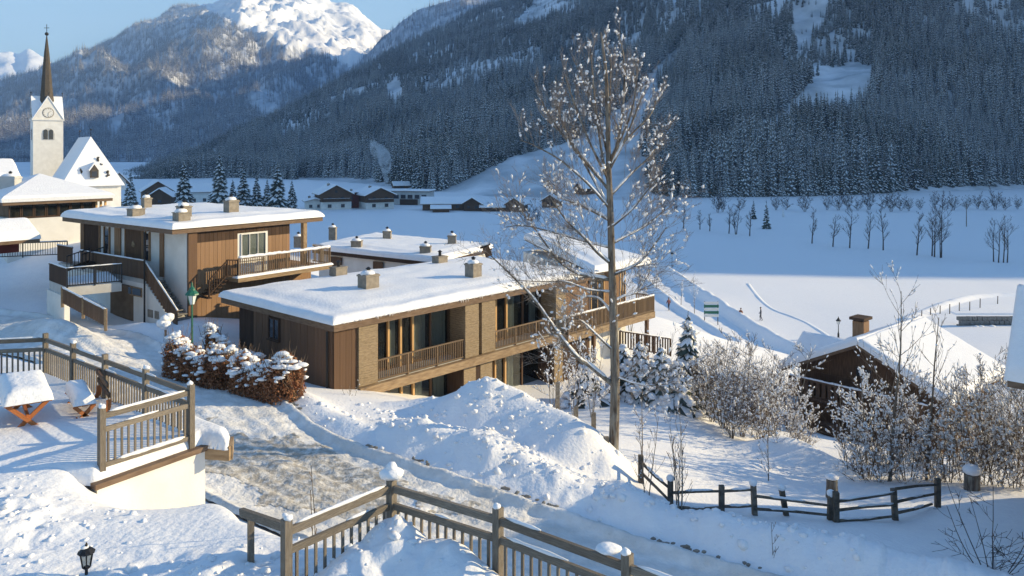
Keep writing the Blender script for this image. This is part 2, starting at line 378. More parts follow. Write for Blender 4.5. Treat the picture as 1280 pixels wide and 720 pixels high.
# the gritted, half bare patch of road below the terrace
kp = (al > .38)&(al < .62)&(abs(W+.2*wv) < 2.35-.5*abs(fbm(Xr,Yr2,1.6,3,66))*3)&(fbm(Xr,Yr2,1.5,4,67)+1.5*gauss(Xr,Yr2,-6.0,24.0,3.4,1.9,-.6) > .42)
tag(grid_mesh('road_grit', Xr, Yr2, Zr+.012, [M['grit']], keep=kp), kind='structure')
# dark kerb stones showing through the snow along the road's far edge
kb = MB()
for i in range(150, n-40):
    if vnoise(np.array([i*.09]), np.array([.3]), 77)[0] > -.02 and random.random() < .6:
        p = RCf[i]+N_[i]*(2.74+random.uniform(-.04,.04)); z = float(ground_z(p[:1],p[1:],False)[0])+.2
        kb.lump((p[0],p[1],z), (random.uniform(.05,.13),random.uniform(.03,.07),random.uniform(.03,.065)))
tag(kb.build('kerb_stones', M['stone']), kind='stuff')
# ------------------------------------------------------------------ mountains
def tab(px, T): return np.interp(px, [a for a,_ in T], [b for _,b in T])
class Mountain:
    def __init__(s, name, px0, px1, npx, nt, foot, ridge, Yf, Yr, zf, prof, amp, nsc, mt, seed, ridged=True, rough=0.0):
        s.p = np.linspace(px0, px1, npx); t = np.linspace(0, 1, nt)
        s.prof = prof
        yf = tab(s.p, Yf) if isinstance(Yf, list) else np.full(npx, float(Yf)); yr = tab(s.p, Yr) if isinstance(Yr, list) else np.full(npx, float(Yr))
        zr = -(tab(s.p, ridge)-HY)/F*yr
        T, Pp = np.meshgrid(t, s.p, indexing='ij')
        Y = yf[None]*(1-T)+yr[None]*T; X = (Pp-640)/F*Y
        Z = zf+(zr[None]-zf)*(prof[0]*T+(1-prof[0])*T**prof[1])
        w = np.sin(np.pi*np.clip(T*.97,0,1))**.7
        nz = fbm(X, Y, nsc, 6, seed, .5, ridged)
        Z = Z+amp*w*nz+.5*amp*np.maximum(T-.75,0)*fbm(X,Y,nsc*.35,5,seed+7,.55,True)*ridged+rough*fbm(X,Y,nsc*.16,5,seed+3,.55,True)*(w*.7+.3*sstep(.5,1,T))
        s.X, s.Y, s.Z, s.t = X, Y, Z, t
        s.T, s.Pp = T, Pp
        # the far side falls away behind the crest
        Yb = np.vstack([Y, Y[-1:]*1.15, Y[-1:]*1.5]); Xb = np.vstack([X, X[-1:]*1.15, X[-1:]*1.5]); Zb = np.vstack([Z, Z[-1:]*.8-10, Z[-1:]*.15-30])
        s.o = tag(grid_mesh(name, Xb, Yb, Zb, mt if isinstance(mt,list) else [mt]), kind='structure')
    def at(s, px, t):
        i = np.clip((px-s.p[0])/(s.p[1]-s.p[0]), 0, len(s.p)-1.001); j = np.clip(t*(len(s.t)-1), 0, len(s.t)-1.001)
        a = i.astype(int); b = j.astype(int); fa = i-a; fb = j-b
        g = lambda A: (A[b,a]*(1-fa)+A[b,a+1]*fa)*(1-fb)+(A[b+1,a]*(1-fa)+A[b+1,a+1]*fa)*fb
        return g(s.X), g(s.Y), g(s.Z)
FOOT3 = [(150,224),(240,223),(300,222),(400,226),(500,235),(600,248),(700,251),(800,252),(900,247),(1000,246),(1100,243),(1200,239),(1300,235),(1800,225)]
Y3f = [(a, min(1000., -23e3/(HY-b))) for a,b in FOOT3]
SKY3 = [(150,221),(200,218),(245,213),(270,207),(290,197),(330,172),(380,140),(440,100),(500,65),(540,45),(580,25),(620,8),(660,-6),(700,-25),(800,-65),(900,-105),(1000,-145),(1100,-185),(1200,-225),(1300,-260),(1800,-400)]
near_hill = Mountain('forest_hillside', 150, 1800, 340, 150, None, SKY3, Y3f, [(150,900),(240,1000),(300,1150),(400,1300),(500,1450),(600,1550),(700,1600),(900,1600),(1100,1500),(1300,1400),(1800,1300)],
   -23.6, (.35,1.35), 42, 330, M['snow_slope'], 11, True, 2)
SKY2 = [(400,125),(430,97),(455,73),(478,48),(500,28),(520,15),(560,3),(600,0),(640,-4),(700,-19),(800,-62),(900,-101),(1000,-140),(1300,-255)]
mid_ridge = Mountain('side_ridge', 380, 1300, 180, 90, None, SKY2, 1800, 2900, -23.6, (.5,1.4), 60, 400, M['frost_floor'], 23, True, 12)
SKY1 = [(-200,160),(-80,140),(0,126),(50,101),(100,76),(128,62),(150,56),(190,36),(215,22),(245,16),(265,13),(285,5),(310,-1),(345,-5),(375,0),(400,5),(420,12),(445,22),(462,33),(478,45),(520,75),(600,130),(700,160)]
big = Mountain('snow_mountain', -200, 700, 300, 200, None, SKY1, 1500, [(-200,3600),(0,3900),(250,4600),(350,5000),(480,4900),(700,4500)], -23.6, (.55,1.5), 190, 800, [M['frost_floor'], M['snow_peak']], 37, True, 60)
SKY0 = [(-260,75),(-120,60),(-30,80),(0,73),(12,71),(22,76),(35,68),(45,72),(54,78),(80,98),(140,120)]
far_peak = Mountain('far_snow_peak', -260, 140, 90, 50, None, SKY0, 5200, 7500, -23.6, (.6,1.4), 260, 1100, M['snow_peak'], 53, True, 60)
# unseen hill right of the view, shaped to shade the far meadow
xs = np.linspace(400,1700,120); ys = np.linspace(60,1300,160); Xs, Ys = np.meshgrid(xs, ys)
Yp = Ys-(Xs-600)*math.tan(SUN_AZ)
_e = lambda X_: (145+(600-X_)*math.tan(SUN_AZ), -23+(600-X_)/math.cos(SUN_AZ)*math.tan(SUN_EL))   # where the meadow's shadow edge is cast from
prof = [(60,-24),(110,-22),(_e(170)[0]-70,.6*_e(170)[1]),(_e(170)[0]-6,_e(170)[1]-4),_e(170),_e(90),_e(30),_e(-40),(330,265),(450,340),(700,480),(1300,600)]
Zs = tab(Yp, prof)
fac = sstep(430,590,Xs)*sstep(.655,.75,Xs/Ys)
Zs = -24+(Zs+24)*fac*(1-.6*sstep(1100,1700,Xs))
tag(grid_mesh('shade_flank', Xs, Ys, Zs, [M['snow_slope']]), kind='structure')
# unseen ridge added right of the view to shade the snow mountain's lower half
vs_ = np.linspace(1500,5600,110); us_ = np.linspace(-1,1,41); U, V = np.meshgrid(us_, vs_)
Xc = .74*V; crest = 1165+(V-2600)*.273+70*fbm(V,U*0,420,4,91)
Xk = Xc+(U+1)*900-0*V; Xk = np.maximum(Xk, .70*V)
Zk = -24+(crest+24)*np.where(U < -.8, sstep(-1.0,-.8,U), 1-.75*sstep(-.7,1,U))
tag(grid_mesh('shade_ridge', Xk, V, Zk, [M['snow_slope']]), kind='structure')
# peak snow zone on the big mountain: bare above the tree line
def inpoly(x, y, P):
    r = np.zeros(np.shape(x), bool); j = len(P)-1
    for i in range(len(P)):
        xi,yi = P[i]; xj,yj = P[j]
        c = ((yi > y) != (yj > y)) & (x < (xj-xi)*(y-yi)/(yj-yi+1e-12)+xi); r ^= c; j = i
    return r
BARE1 = [(238,-40),(246,8),(265,18),(285,26),(305,38),(330,45),(352,58),(380,66),(405,72),(425,82),(438,90),(455,80),(500,60),(520,-40)]
# ------------------------------------------------------------------ conifers and forests
def conifer(mb, h, r, levels, nb, snow=.6, seed=0, trunk=True, two=True, sub=1.0, droop=.35, jz=.9):
    """k0 needles, k1 snow, k2 bark"""
    rd = random.Random(seed)
    if trunk: mb.tube([(0,0,-.5),(0,0,h*.5),(0,0,h*.97)], [h*.016,h*.01,h*.003], 5, 2, False)
    sw = .85
    for i in range(levels):
        f = i/(levels-1); z = h*(.05+.93*f); rr = r*(1-f)**.85+.03*r
        k = max(3, int(round(nb*(1-.55*f)))); a0 = rd.random()*6.28
        for j in range(k):
            a = a0+6.283*(j+rd.uniform(-.3,.3))/k; L = rr*rd.uniform(.72,1.15); d = Vector((math.cos(a),math.sin(a),0)); sd = Vector((-d.y,d.x,0))
            dr = droop*L*rd.uniform(.7,1.3)-.1*L*f; w = min(L*.42, r*.3)*rd.uniform(.8,1.2)
            b = Vector((0,0,z+.04*h*(1-f)*.5+rd.uniform(-.5,.5)*jz*h/levels)); mid = b+d*L*.55+Vector((0,0,-dr*.35)); tip = b+d*L+Vector((0,0,-dr))
            hang = Vector((0,0,-.16*L-.012*h))
            mb.add([b, mid+sd*w+hang, tip, mid-sd*w+hang, mid+Vector((0,0,.05*L))], [(0,1,4),(1,2,4),(2,3,4),(3,0,4)], 0)
            if two: mb.add([b+hang*.8, mid*1+hang*1.6, tip+hang*.5], [(0,1,2)], 0)
            if rd.random() < snow:
                q = rd.uniform(.45,.9); up = Vector((0,0,.035*L+.01*h)); c = mid+Vector((0,0,.05*L))+up
                s0 = b+d*L*rd.uniform(.15,.35)+up*.6; s1 = tip-d*L*.05+up*.7
                mb.add([s0, c+sd*w*q*sw+hang*.55, s1, c-sd*w*q*sw+hang*.55, c+up*.6], [(0,1,4),(1,2,4),(2,3,4),(3,0,4)], 1)
    return mb
SPM = [M['needle'], M['needle_snow'], M['bark']]; SPF = [M['needle_pale'], M['needle_snow'], M['bark']]
protos = [conifer(MB(), 1*hh, rr, 13, 8, sn, sd).mesh('spruce_%d'%sd, mats=SPM if sd in (1,3,5) else SPF) for hh,rr,sn,sd in ((20,2.5,.8,1),(22,2.4,1.0,2),(17,2.4,.7,3),(21,2.8,.97,4),(18,2.1,.55,5),(14,2.4,1.0,6))]
FRM = [M['needle_frost'], M['needle_snow'], M['bark']]
fprotos = [conifer(MB(), hh, rr, 7, 6, sn, sd, True, False).mesh('frosted_spruce_%d'%sd, mats=FRM) for hh,rr,sn,sd in ((26,3.6,.3,11),(22,3.2,.5,12))]
def scatter_gn(name, pts, proto_objs, label):
    """a wood too large to count: one object, spruces instanced on its points"""
    me = bpy.data.meshes.new(name); P = np.asarray(pts)
    me.vertices.add(len(P)); me.vertices.foreach_set('co', P[:,:3].astype(np.float32).reshape(-1))
    a = me.attributes.new('size','FLOAT','POINT'); a.data.foreach_set('value', P[:,3].astype(np.float32))
    b = me.attributes.new('variety','INT','POINT'); k_ = len(proto_objs); rg = np.random.default_rng(8)
    fz = fbm(P[:,0],P[:,1],70,4,33)*2.2+rg.uniform(-.45,.45,len(P))   # frost lies in belts: even numbers dark, odd ones frosted
    b.data.foreach_set('value', ((rg.integers(0,k_//2,len(P))*2+(fz > .0))%k_).astype(np.int32))
    o = link(name, me); ng = bpy.data.node_groups.new(name,'GeometryNodeTree')
    ng.interface.new_socket('Geometry', in_out='INPUT', socket_type='NodeSocketGeometry'); ng.interface.new_socket('Geometry', in_out='OUTPUT', socket_type='NodeSocketGeometry')
    N = ng.nodes; L = ng.links; gi = N.new('NodeGroupInput'); go = N.new('NodeGroupOutput')
    gti = N.new('GeometryNodeGeometryToInstance')
    for p in proto_objs:
        oi = N.new('GeometryNodeObjectInfo'); oi.inputs['Object'].default_value = p; oi.inputs['As Instance'].default_value = True
        L.new(oi.outputs['Geometry'], gti.inputs[0])
    iop = N.new('GeometryNodeInstanceOnPoints'); iop.inputs['Pick Instance'].default_value = True
    rv = N.new('FunctionNodeRandomValue'); rv.data_type = 'FLOAT_VECTOR'; rv.inputs[0].default_value = (-.04,-.04,0); rv.inputs[1].default_value = (.04,.04,6.28)
    ak = N.new('GeometryNodeInputNamedAttribute'); ak.data_type = 'INT'; ak.inputs[0].default_value = 'variety'
    at = N.new('GeometryNodeInputNamedAttribute'); at.data_type = 'FLOAT'; at.inputs[0].default_value = 'size'
    L.new(gi.outputs[0], iop.inputs['Points']); L.new(gti.outputs[0], iop.inputs['Instance'])
    L.new(ak.outputs[0], iop.inputs['Instance Index']); L.new(rv.outputs[0], iop.inputs['Rotation']); L.new(at.outputs[0], iop.inputs['Scale'])
    L.new(iop.outputs[0], go.inputs[0])
    md = o.modifiers.new('wood','NODES'); md.node_group = ng
    return tag(o, label, 'forest', kind='stuff')
rng = np.random.default_rng(5)
def project(x, y, z): return 640+F*x/y, HY-F*z/y
# clearings on the near hillside, in picture space of the survey
CLEAR = [[(520,262),(528,248),(580,226),(640,196),(700,182),(735,165),(752,150),(775,135),(800,112),(820,100),(828,120),(815,150),(800,180),(806,196),(835,205),(838,214),(808,216),(815,240),(850,262)],
 [(955,166),(978,140),(1005,110),(1035,86),(1064,80),(1090,84),(1090,118),(1062,140),(1035,150),(1005,152)],
 [(483,108),(500,102),(505,118),(495,138),(484,128)],[(462,178),(468,176),(484,205),(483,225),(474,222)],[(370,222),(440,222),(520,236),(560,250),(500,262),(380,262)]]
GULLY = [[(778,140),(800,105),(835,70),(858,52),(848,75),(826,105),(805,140),(790,170)],[(985,40),(1010,5),(1030,-20),(1050,-20),(1030,25),(1000,70)],[(850,205),(925,170),(985,140),(1000,150),(930,190),(860,235)],[(640,30),(690,-20),(720,-30),(680,30)]]
N3 = 88000
pp = rng.uniform(154, 1420, N3); tt = rng.uniform(0.004, 1, N3)**1.25
x3,y3,z3 = near_hill.at(pp, tt); u3,v3 = project(x3,y3,z3)
ok = (v3 > -95)&(v3 < 262)
for C_ in CLEAR: ok &= ~inpoly(u3, v3, C_)
g_ = np.zeros(N3, bool)
for C_ in GULLY: g_ |= inpoly(u3+3*fbm(u3,v3,9,2,3), v3, C_)
dens = fbm(x3, y3, 90, 3, 71)
ok &= (~g_)|(rng.random(N3) < .22)
ok &= rng.random(N3) < np.clip(.9+2.2*dens, .25, 1)
# forest edge: nothing below the meadow's border on the right
edge = np.interp(u3, [150,240,370,440,520,560,640,800,880,960,1060,1130,1200,1300], [250,246,226,224,238,248,252,246,248,247,245,240,233,232])
ok &= v3 < edge-1
s3 = (.12+.88*sstep(150,235,u3))*rng.uniform(.5, 1.15, N3)*np.where(g_, .45, 1)*(1-.22*sstep(.25,.9,tt))*np.clip(1+.5*fbm(x3,y3,60,2,5),.7,1.25)
P3 = np.stack([x3,y3,z3-.3,s3], 1)[ok]; 
m2p = rng.uniform(420, 900, 9000); m2t = rng.uniform(.05,1,9000)
x2,y2,z2 = mid_ridge.at(m2p, m2t); P2 = np.stack([x2,y2,z2-.3,rng.uniform(.7,1.15,9000)],1)
N1 = 75000
p1 = rng.uniform(-40, 560, N1); t1 = rng.uniform(.0,1,N1)
x1,y1,z1 = big.at(p1,t1); u1,v1 = project(x1,y1,z1)
nb_ = 10*fbm(u1,v1,14,3,9)
ok1 = ~inpoly(u1+nb_, v1+nb_, BARE1)
streak = fbm(u1*1.0, v1*.28, 9, 3, 15)
ok1 &= rng.random(N1) < np.clip(1.0+1.5*streak, .2, 1)
for C_ in ([(137,145),(158,131),(157,141),(146,178),(139,182)],[(172,125),(185,133),(205,150),(225,166),(222,172),(200,160),(180,140)],[(265,140),(280,150),(302,168),(298,172),(275,155)],[(95,163),(103,150),(106,160),(120,157),(100,166)],[(248,163),(256,165),(255,175),(248,172)],[(305,125),(330,110),(352,120),(350,150),(335,158),(318,140)]):
    ok1 &= ~(inpoly(u1, v1, C_)&(rng.random(N1)<.85))
ok1 &= ~((u1 < 130)&(v1 < 78)&(v1 < 140-u1*.75)&(rng.random(N1) < .5))
P1 = np.stack([x1,y1,z1-.3,rng.uniform(.8,1.45,N1)*(1-.3*sstep(70,20,v1))],1)[ok1]
# set the faces of the mountain's bare crown to the peak snow
# ---- the 290 spruces that show largest are things of their own
uu, vv = project(P3[:,0],P3[:,1],P3[:,2]); size = P3[:,3]/P3[:,1]*((uu>250)&(uu<1290)&(vv>60))
order = np.argsort(-size); top = order[:285]
GS = 'tall snowy spruces standing along the foot of the forest'
indiv = []
for q, i in enumerate(top):
    o = link('spruce_tree', protos[q%6]); o.location = P3[i,:3]; o.scale = (P3[i,3]*rng.uniform(.8,1.2),P3[i,3]*rng.uniform(.8,1.2),P3[i,3]*rng.uniform(.85,1.2)); o.rotation_euler = (rng.uniform(-.03,.03),rng.uniform(-.03,.03),rng.uniform(0,6.28))
    tag(o, 'tall dark spruce dusted with snow along the lower edge of the forest', 'tree', GS); indiv.append(o)
rest = np.delete(P3, top, 0)
# prototypes for the woods are six of those standing trees (object data only, their own place is not inherited)
scatter_gn('hillside_forest', rest, indiv[:6], 'snow dusted spruce forest covering the shaded hillside')
fr = []
for k in range(2):
    i = int(np.argmin(abs(P1[:,0]/P1[:,1]-(-.42+.1*k))+abs(P1[:,2]/P1[:,1]-.05)*3))
    o = link('frosted_spruce', fprotos[k]); o.location = P1[i,:3]; o.scale = (P1[i,3],)*3
    tag(o, 'single frosted spruce on the slope of the snow mountain', 'tree', 'frosted spruces on the snow mountain'); fr.append(o)
scatter_gn('side_ridge_forest', P2, fr, 'frosted forest on the side ridge behind the wooded hillside')
scatter_gn('mountain_forest', P1, fr, 'frosted forest on the flank of the big snow mountain')
pf = big.o.data; nq = len(big.p)-1
uc, vc = project(big.X,big.Y,big.Z); cc = inpoly(uc+8*fbm(uc,vc,12,3,9), vc, BARE1)
mi = np.zeros(len(pf.polygons), np.int32); rows = cc.shape[0]-1
mi[:rows*nq] = cc[:-1,:-1].reshape(-1).astype(np.int32); mi[rows*nq:] = 1
pf.polygons.foreach_set('material_index', mi)
# ------------------------------------------------------------------ building kit
def plin(n_in, L, e=.35):
    """places along 0..1 crowded near both ends (for rounded snow edges)"""
    a = [0, .03, .09, .18, .28, e]
    a = [x/L for x in a if x < L*.4]; mid = list(np.linspace(a[-1], 1-a[-1], n_in))[1:-1]
    return np.array(a+mid+[1-x for x in a[::-1]])
def snow_slab(parent, c, thick, name='roof_snow', nu=30, nv=20, seed=0, step=.1, over=.1, edge=.34, mt=None, rough=.05):
    """rounded blanket of snow on a four cornered roof; corners c = 4 x (x,y,z) in the parent's coordinates"""
    c = [Vector(q) for q in c]; Lu = (c[1]-c[0]).length; Lv = (c[3]-c[0]).length
    cen = sum(c, Vector((0,0,0)))/4
    c = [q+(Vector((q.x-cen.x,q.y-cen.y,0)).normalized()*over*1.4) for q in c]
    s = plin(nu, Lu); t = plin(nv, Lv); S_, T_ = np.meshgrid(s, t)
    A = [np.array(q) for q in c]
    P = A[0]*((1-S_)*(1-T_))[...,None]+A[1]*(S_*(1-T_))[...,None]+A[2]*(S_*T_)[...,None]+A[3]*((1-S_)*T_)[...,None]
    d = np.minimum(np.minimum(S_, 1-S_)*Lu, np.minimum(T_, 1-T_)*Lv)
    wob = fbm(P[...,0], P[...,1], .9, 3, seed+2)
    e = edge*(1.05+.9*fbm(P[...,0], P[...,1], 1.3, 3, seed+5))
    q = np.clip(d/e, 0, 1); h = thick*np.sqrt(np.clip(1-(1-q)**2, 0, 1))
    h = h*(1+.12*fbm(P[...,0],P[...,1],3.5,2,seed))+rough*wob*q+step*sstep(1.0,1.5,d+.3*fbm(P[...,0],P[...,1],4,2,seed+9))
    Z = P[...,2]+h+.16*thick*fbm(P[...,0],P[...,1],6,2,seed+13)*2*q-.01
    off = OFF.get(parent.name, Vector((0,0,0)))
    o = grid_mesh(name, P[...,0]-off[0], P[...,1]-off[1], Z-off[2], [mt or M['snow']])
    o.parent = parent; OFF[o.name] = off
    return o
def chimney(parent, x, y, z, w=.7, d=.65, h=.75, cap=True, pipe=True, mt=None):
    m = MB(); m.box((x-w/2,y-d/2,z-.4),(x+w/2,y+d/2,z+h)); m.box((x-w/2-.04,y-d/2-.04,z+h*.86),(x+w/2+.04,y+d/2+.04,z+h*.96))
    o = m.build('chimney', mt or M['zinc'], parent)
    if pipe:
        p = MB(); p.tube([(x,y,z+h),(x,y,z+h+.28)], .09, 8); p.lathe((x,y,z+h+.26), [(.16,0),(.02,.1)], 8); p.build('flue', M['metal_dark'], o)
    if cap:
        c = MB(); c.lump((x-.05*w,y,z+h+.03), (w*.5,d*.5,.17), sub=2, jit=.08); c.build('snow_cap', M['snow'], o, True)
    return o
def window(parent, o, ax, w, h, n=2, depth=.06, fr=.07, name='window', fm=None, gm=None, out=None, hbar=False):
    """framed window: o lower left corner, ax horizontal direction, out outward normal"""
    o = Vector(o); ax = Vector(ax).normalized(); out = Vector(out) if out else Vector((ax.y,-ax.x,0)); up = Vector((0,0,1))
    def bx(m, a0, a1, z0, z1, d0, d1):
        P = [o+ax*a+up*zz+out*dd for zz in (z0,z1) for a,dd in ((a0,d0),(a1,d0),(a1,d1),(a0,d1))]
        m.add(P, [(0,1,2,3)[::-1],(4,5,6,7),(0,1,5,4),(1,2,6,5),(2,3,7,6),(3,0,4,7)])
    m = MB(); bx(m,0,fr,0,h,-.02,depth); bx(m,w-fr,w,0,h,-.02,depth); bx(m,fr,w-fr,0,fr,-.02,depth); bx(m,fr,w-fr,h-fr,h,-.02,depth)
    for i in range(1,n): a = w*i/n; bx(m,a-fr*.35,a+fr*.35,fr,h-fr,-.02,depth*.9)
    if hbar: bx(m,fr,w-fr,h*.62,h*.62+fr*.6,-.015,depth*.8)
    f = m.build(name, fm or M['board_dark'], parent)
    g = MB(); bx(g,fr*.5,w-fr*.5,fr*.5,h-fr*.5,.004,.018); g.build('pane', gm or M['dark_glass'], f)
    s = MB(); bx(s,-.05,w+.05,-.06,0,-.02,depth+.06); s.build('sill', fm or M['board_dark'], f)
    return f
def railing(parent, p, q, h=.9, gap=.13, bw=.045, wood='wood_grey', rail=.07, posts=True, low=.08, snow=0, name='baluster', every=0):
    """rail from p to q (base points): posts, top and bottom rail, balusters"""
    p = Vector(p); q = Vector(q); d = q-p; L = math.hypot(d.x,d.y); rz = math.atan2(d.y,d.x); up = Vector((0,0,1)); mt = M[wood]
    pbeam('top_rail', mt, parent, p+up*h, q+up*h, rail*1.3, rail); pbeam('bottom_rail', mt, parent, p+up*low, q+up*low, rail, rail)
    n = max(2, int(round(L/gap))); nb = h-low-rail
    for i in range(1,n):
        c = p+d*(i/n)+up*(low+rail*.5+nb/2); piece(name, mt, parent, c, (bw,bw,nb), rz)
    ps = [0,1]+([] if not every else [i/round(L/every) for i in range(1,int(round(L/every)))])
    if posts:
        for f in ps: piece('post', mt, parent, p+d*f+up*(h/2), (rail*1.35,rail*1.35,h+.05), rz)
    if snow:
        m = MB(); k = max(3,int(L/.16)); pts = [p+d*(i/k)+up*(h+rail*.45+snow*.35+random.uniform(-.2,.3)*snow) for i in range(k+1)]
        m.tube(pts, [snow*random.uniform(.75,1.15) for _ in pts], 7); m.build('snow_cap', M['snow'], parent, True)
def boards(parent, o, ax, L, z0, z1, mt, w=.3, out=None, d=.025, name='board', skip=()):
    """upright cladding boards, each its own piece, standing proud of the wall"""
    o = Vector(o); ax = Vector(ax).normalized(); out = Vector(out) if out else Vector((ax.y,-ax.x,0)); n = max(1,int(round(L/w))); rz = math.atan2(ax.y,ax.x)
    for i in range(n):
        a = (i+.5)*L/n
        seg = [(z0,z1)]
        for (a0,a1,b0,b1) in skip:
            if a0 < a < a1: seg = [(x,y) for x,y in ((z0,b0),(b1,z1)) if y-x > .05]
        for s0,s1 in seg:
            c = o+ax*a+out*(d*random.uniform(.35,.7)); piece(name, mt, parent, (c.x,c.y,(s0+s1)/2), (L/n-.012,d,s1-s0), rz)
# ------------------------------------------------------------------ apartment house in front of the tree
A0 = (-7.6,34.0); TH = R(47.7)
h1 = thing('apartment_house', 'long brown timber apartment house with flat snowy roof behind the ploughed snow heap', 'apartment building', (*A0,-13.8), TH, space='abs')
zr, zf, zl = -7.75, -10.4, -13.7       # roof underside, upper floor, lower floor
w = MB(); w.box((0,.0,zl),(1.27,3,zr)); w.box((0,3,zl),(18,6.46,zr)); w.box((.5,6.46,zl),(18,8.7,zr)); w.box((7.75,.06,zl),(9.88,3,zr)); w.box((14.85,.06,zl),(18,3,zr))
w.build('wall', M['board_dark'], h1)
fl = MB(); fl.box((1.27,0,zf-.38),(7.75,3,zf)); fl.box((9.88,0,zf-.38),(14.85,3,zf)); fl.build('floor_slab', M['plaster_grey'], h1)
boards(h1, (0,6.44,0), (0,-1,0), 6.42, zl, zr, M['board'], .27, skip=[(1.3,2.33,-8.9,-7.8)])
boards(h1, (.5,8.68,0), (0,-1,0), 2.2, zl, zr, M['board_dark'], .27)
boards(h1, (.02,0,0), (1,0,0), 1.22, zl, zr, M['board'], .3)
window(h1, (0,5.1,-8.85), (0,-1,0), .92, 1.0, 2, fr=.06)
bm_ = MB(); bm_.box((1.2,-.3,zf-.42),(18,-.03,zf-.02)); bm_.build('floor_beam', M['beam'], h1)
pil = [(1.27,2.28),(7.75,8.68),(8.92,9.88),(14.85,15.7)]
for a,b in pil:
    m = MB(); m.box((a,-.1,zf),(b,1.2,zr)); m.box((a+.05,.05,zl),(b-.05,1.2,zf-.4)); o = m.build('pillar', M['slate'], h1)
    m = MB(); z = zf+.02
    while z < zr-.1:
        hh = random.uniform(.085,.13); q = random.uniform(.008,.03); m.box((a-.01-q*.3,-.1-q,z),(b+.01,1.0,min(z+hh-.018,zr-.01))); z += hh
    tag(m.build('slate_course', M['slate'], o), kind='stuff')
# drain pipe, corner trims
m = MB(); m.tube([(-.12,.28,zr-.05),(-.12,.28,zl)], .05, 8); m.build('downpipe', M['metal_dark'], h1)
# rooms behind the two loggias: glazing, curtains
def loggia(u0, u1, z0, z1, mul, cur, rail=True):
    f = MB(); v = 1.2
    f.box((u0,v,z0),(u1,v+.06,z0+.12)); f.box((u0,v,z1-.12),(u1,v+.06,z1)); f.build('window_frame', M['board'], h1)
    for u in mul: piece('mullion', M['mullion'], h1, (u,v-.03,(z0+z1)/2), (.11,.12,z1-z0-.02))
    us = [u0]+list(mul)+[(mul[-1]+u1)/2,u1]
    for a,b in zip(us[:-1],us[1:]):
        piece('pane', M['glass'], h1, ((a+b)/2,v+.03,(z0+z1)/2), (b-a-.02,.012,z1-z0-.26))
    piece('mullion', M['board'], h1, ((mul[-1]+u1)/2,v,(z0+z1)/2), (.1,.1,z1-z0-.02))
    for a,b in cur:
        m = MB(); k = max(4,int((b-a)/.07)); vs = []; fs = []
        for i in range(k+1):
            x = a+(b-a)*i/k; y = v+.16+.05*math.sin(i*1.9); vs += [(x,y,z0+.05),(x,y,z1-.05)]
        fs = [(2*i,2*i+2,2*i+3,2*i+1) for i in range(k)]
        m.add(vs,fs); m.add([(x,y+.02,z) for x,y,z in vs],[f_[::-1] for f_ in fs]); m.build('curtain', M['curtain'], h1)
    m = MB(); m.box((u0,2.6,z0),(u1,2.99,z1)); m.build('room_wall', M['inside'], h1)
loggia(2.28,7.75,zf,zr,(3.2,3.9,4.65,5.4),((2.4,3.1),(4.0,4.5),(5.5,6.35),(6.8,7.7)))
loggia(9.88,14.85,zf,zr,(10.5,11.25,12.1),((10.0,10.4),(12.2,13.0),(14.2,14.8)))
loggia(2.28,7.75,zl,zf-.38,(3.1,3.9,4.7,5.45),((3.2,3.8),(5.6,6.2),(6.9,7.6)))
loggia(9.88,14.85,zl,zf-.38,(10.4,11.2,12.0),((10.0,10.5),(12.3,12.9)))
railing(h1, (2.3,-.02,zf), (7.73,-.02,zf), .95, .12, .035, 'rail_brown', .06, every=1.8)
railing(h1, (9.9,-.02,zf), (14.83,-.02,zf), .95, .12, .035, 'rail_brown', .06, every=1.7)
boards(h1, (15.72,.05,0), (1,0,0), 2.26, zf, zr, M['board_orange'], .3)
rf = MB(); rf.box((-.1,-.2,zr),(18,9.45,zr+.32)); rf.build('roof', M['fascia'], h1)
snow_slab(h1, [(-.1,-.2,zr+.32),(18,-.2,zr+.32),(18,9.45,zr+.32),(-.1,9.45,zr+.32)], .34, nu=60, nv=34, seed=3, step=.12)
for c_ in ((4.7,3.7,.8,.7,.75),(10.7,2.3,.65,.65,.8),(6.4,8.6,.75,.6,.45),(13.2,7.7,.75,.6,.45)): chimney(h1, c_[0], c_[1], -7.0, c_[2], c_[3], c_[4], cap=c_[4]>.5)
m = MB()
for i in range(150):
    u = random.uniform(.2,17.8); l_ = random.uniform(.03,.16)*(.3+max(0,vnoise(np.array([u*.8]),np.array([.5]),3)[0]+.4)); m.tube([(u,-.31,zr+.38),(u,-.31,zr+.36-l_)],[.018,.003],4)
tag(m.build('icicles', M['snow'], h1), kind='stuff')
# east wing with the corner balcony
w = MB(); zq = -7.3
w.prism([(18.02,.9),(23.2,.9),(24.6,9.2),(22.6,9.2)],-13.7,zq); w.build('wing_wall', M['plaster'], h1)
boards(h1, (20.85,.9,0), (1,0,0), 1.6, -10.7, zq, M['board_orange'], .3); boards(h1, (18.1,.9,0), (1,0,0), 1.2, -13.6, zq, M['board'], .3)
window(h1, (19.4,.9,-10.5), (1,0,0), 1.4, 2.7, 2, fm=M['mullion']); window(h1, (22.52,.9,-10.5), (1,0,0), .62, 2.7, 2, fm=M['mullion'])
m = MB(); m.box((15.2,-.7,-10.85),(24.2,-.06,-10.45)); m.box((18.03,-.06,-10.85),(24.2,.88,-10.46)); m.build('balcony_slab', M['beam'], h1)
railing(h1, (15.3,-.64,-10.45), (24.1,-.64,-10.45), 1.0, .14, .06, 'rail_brown', .07, every=2.0, snow=.07)
railing(h1, (24.1,-.58,-10.45), (24.1,.8,-10.45), 1.0, .14, .06, 'rail_brown', .07, posts=False)
for u in (17.9,23.6): piece('balcony_post', M['board'], h1, (u,-.45,-12.2), (.2,.2,2.7))
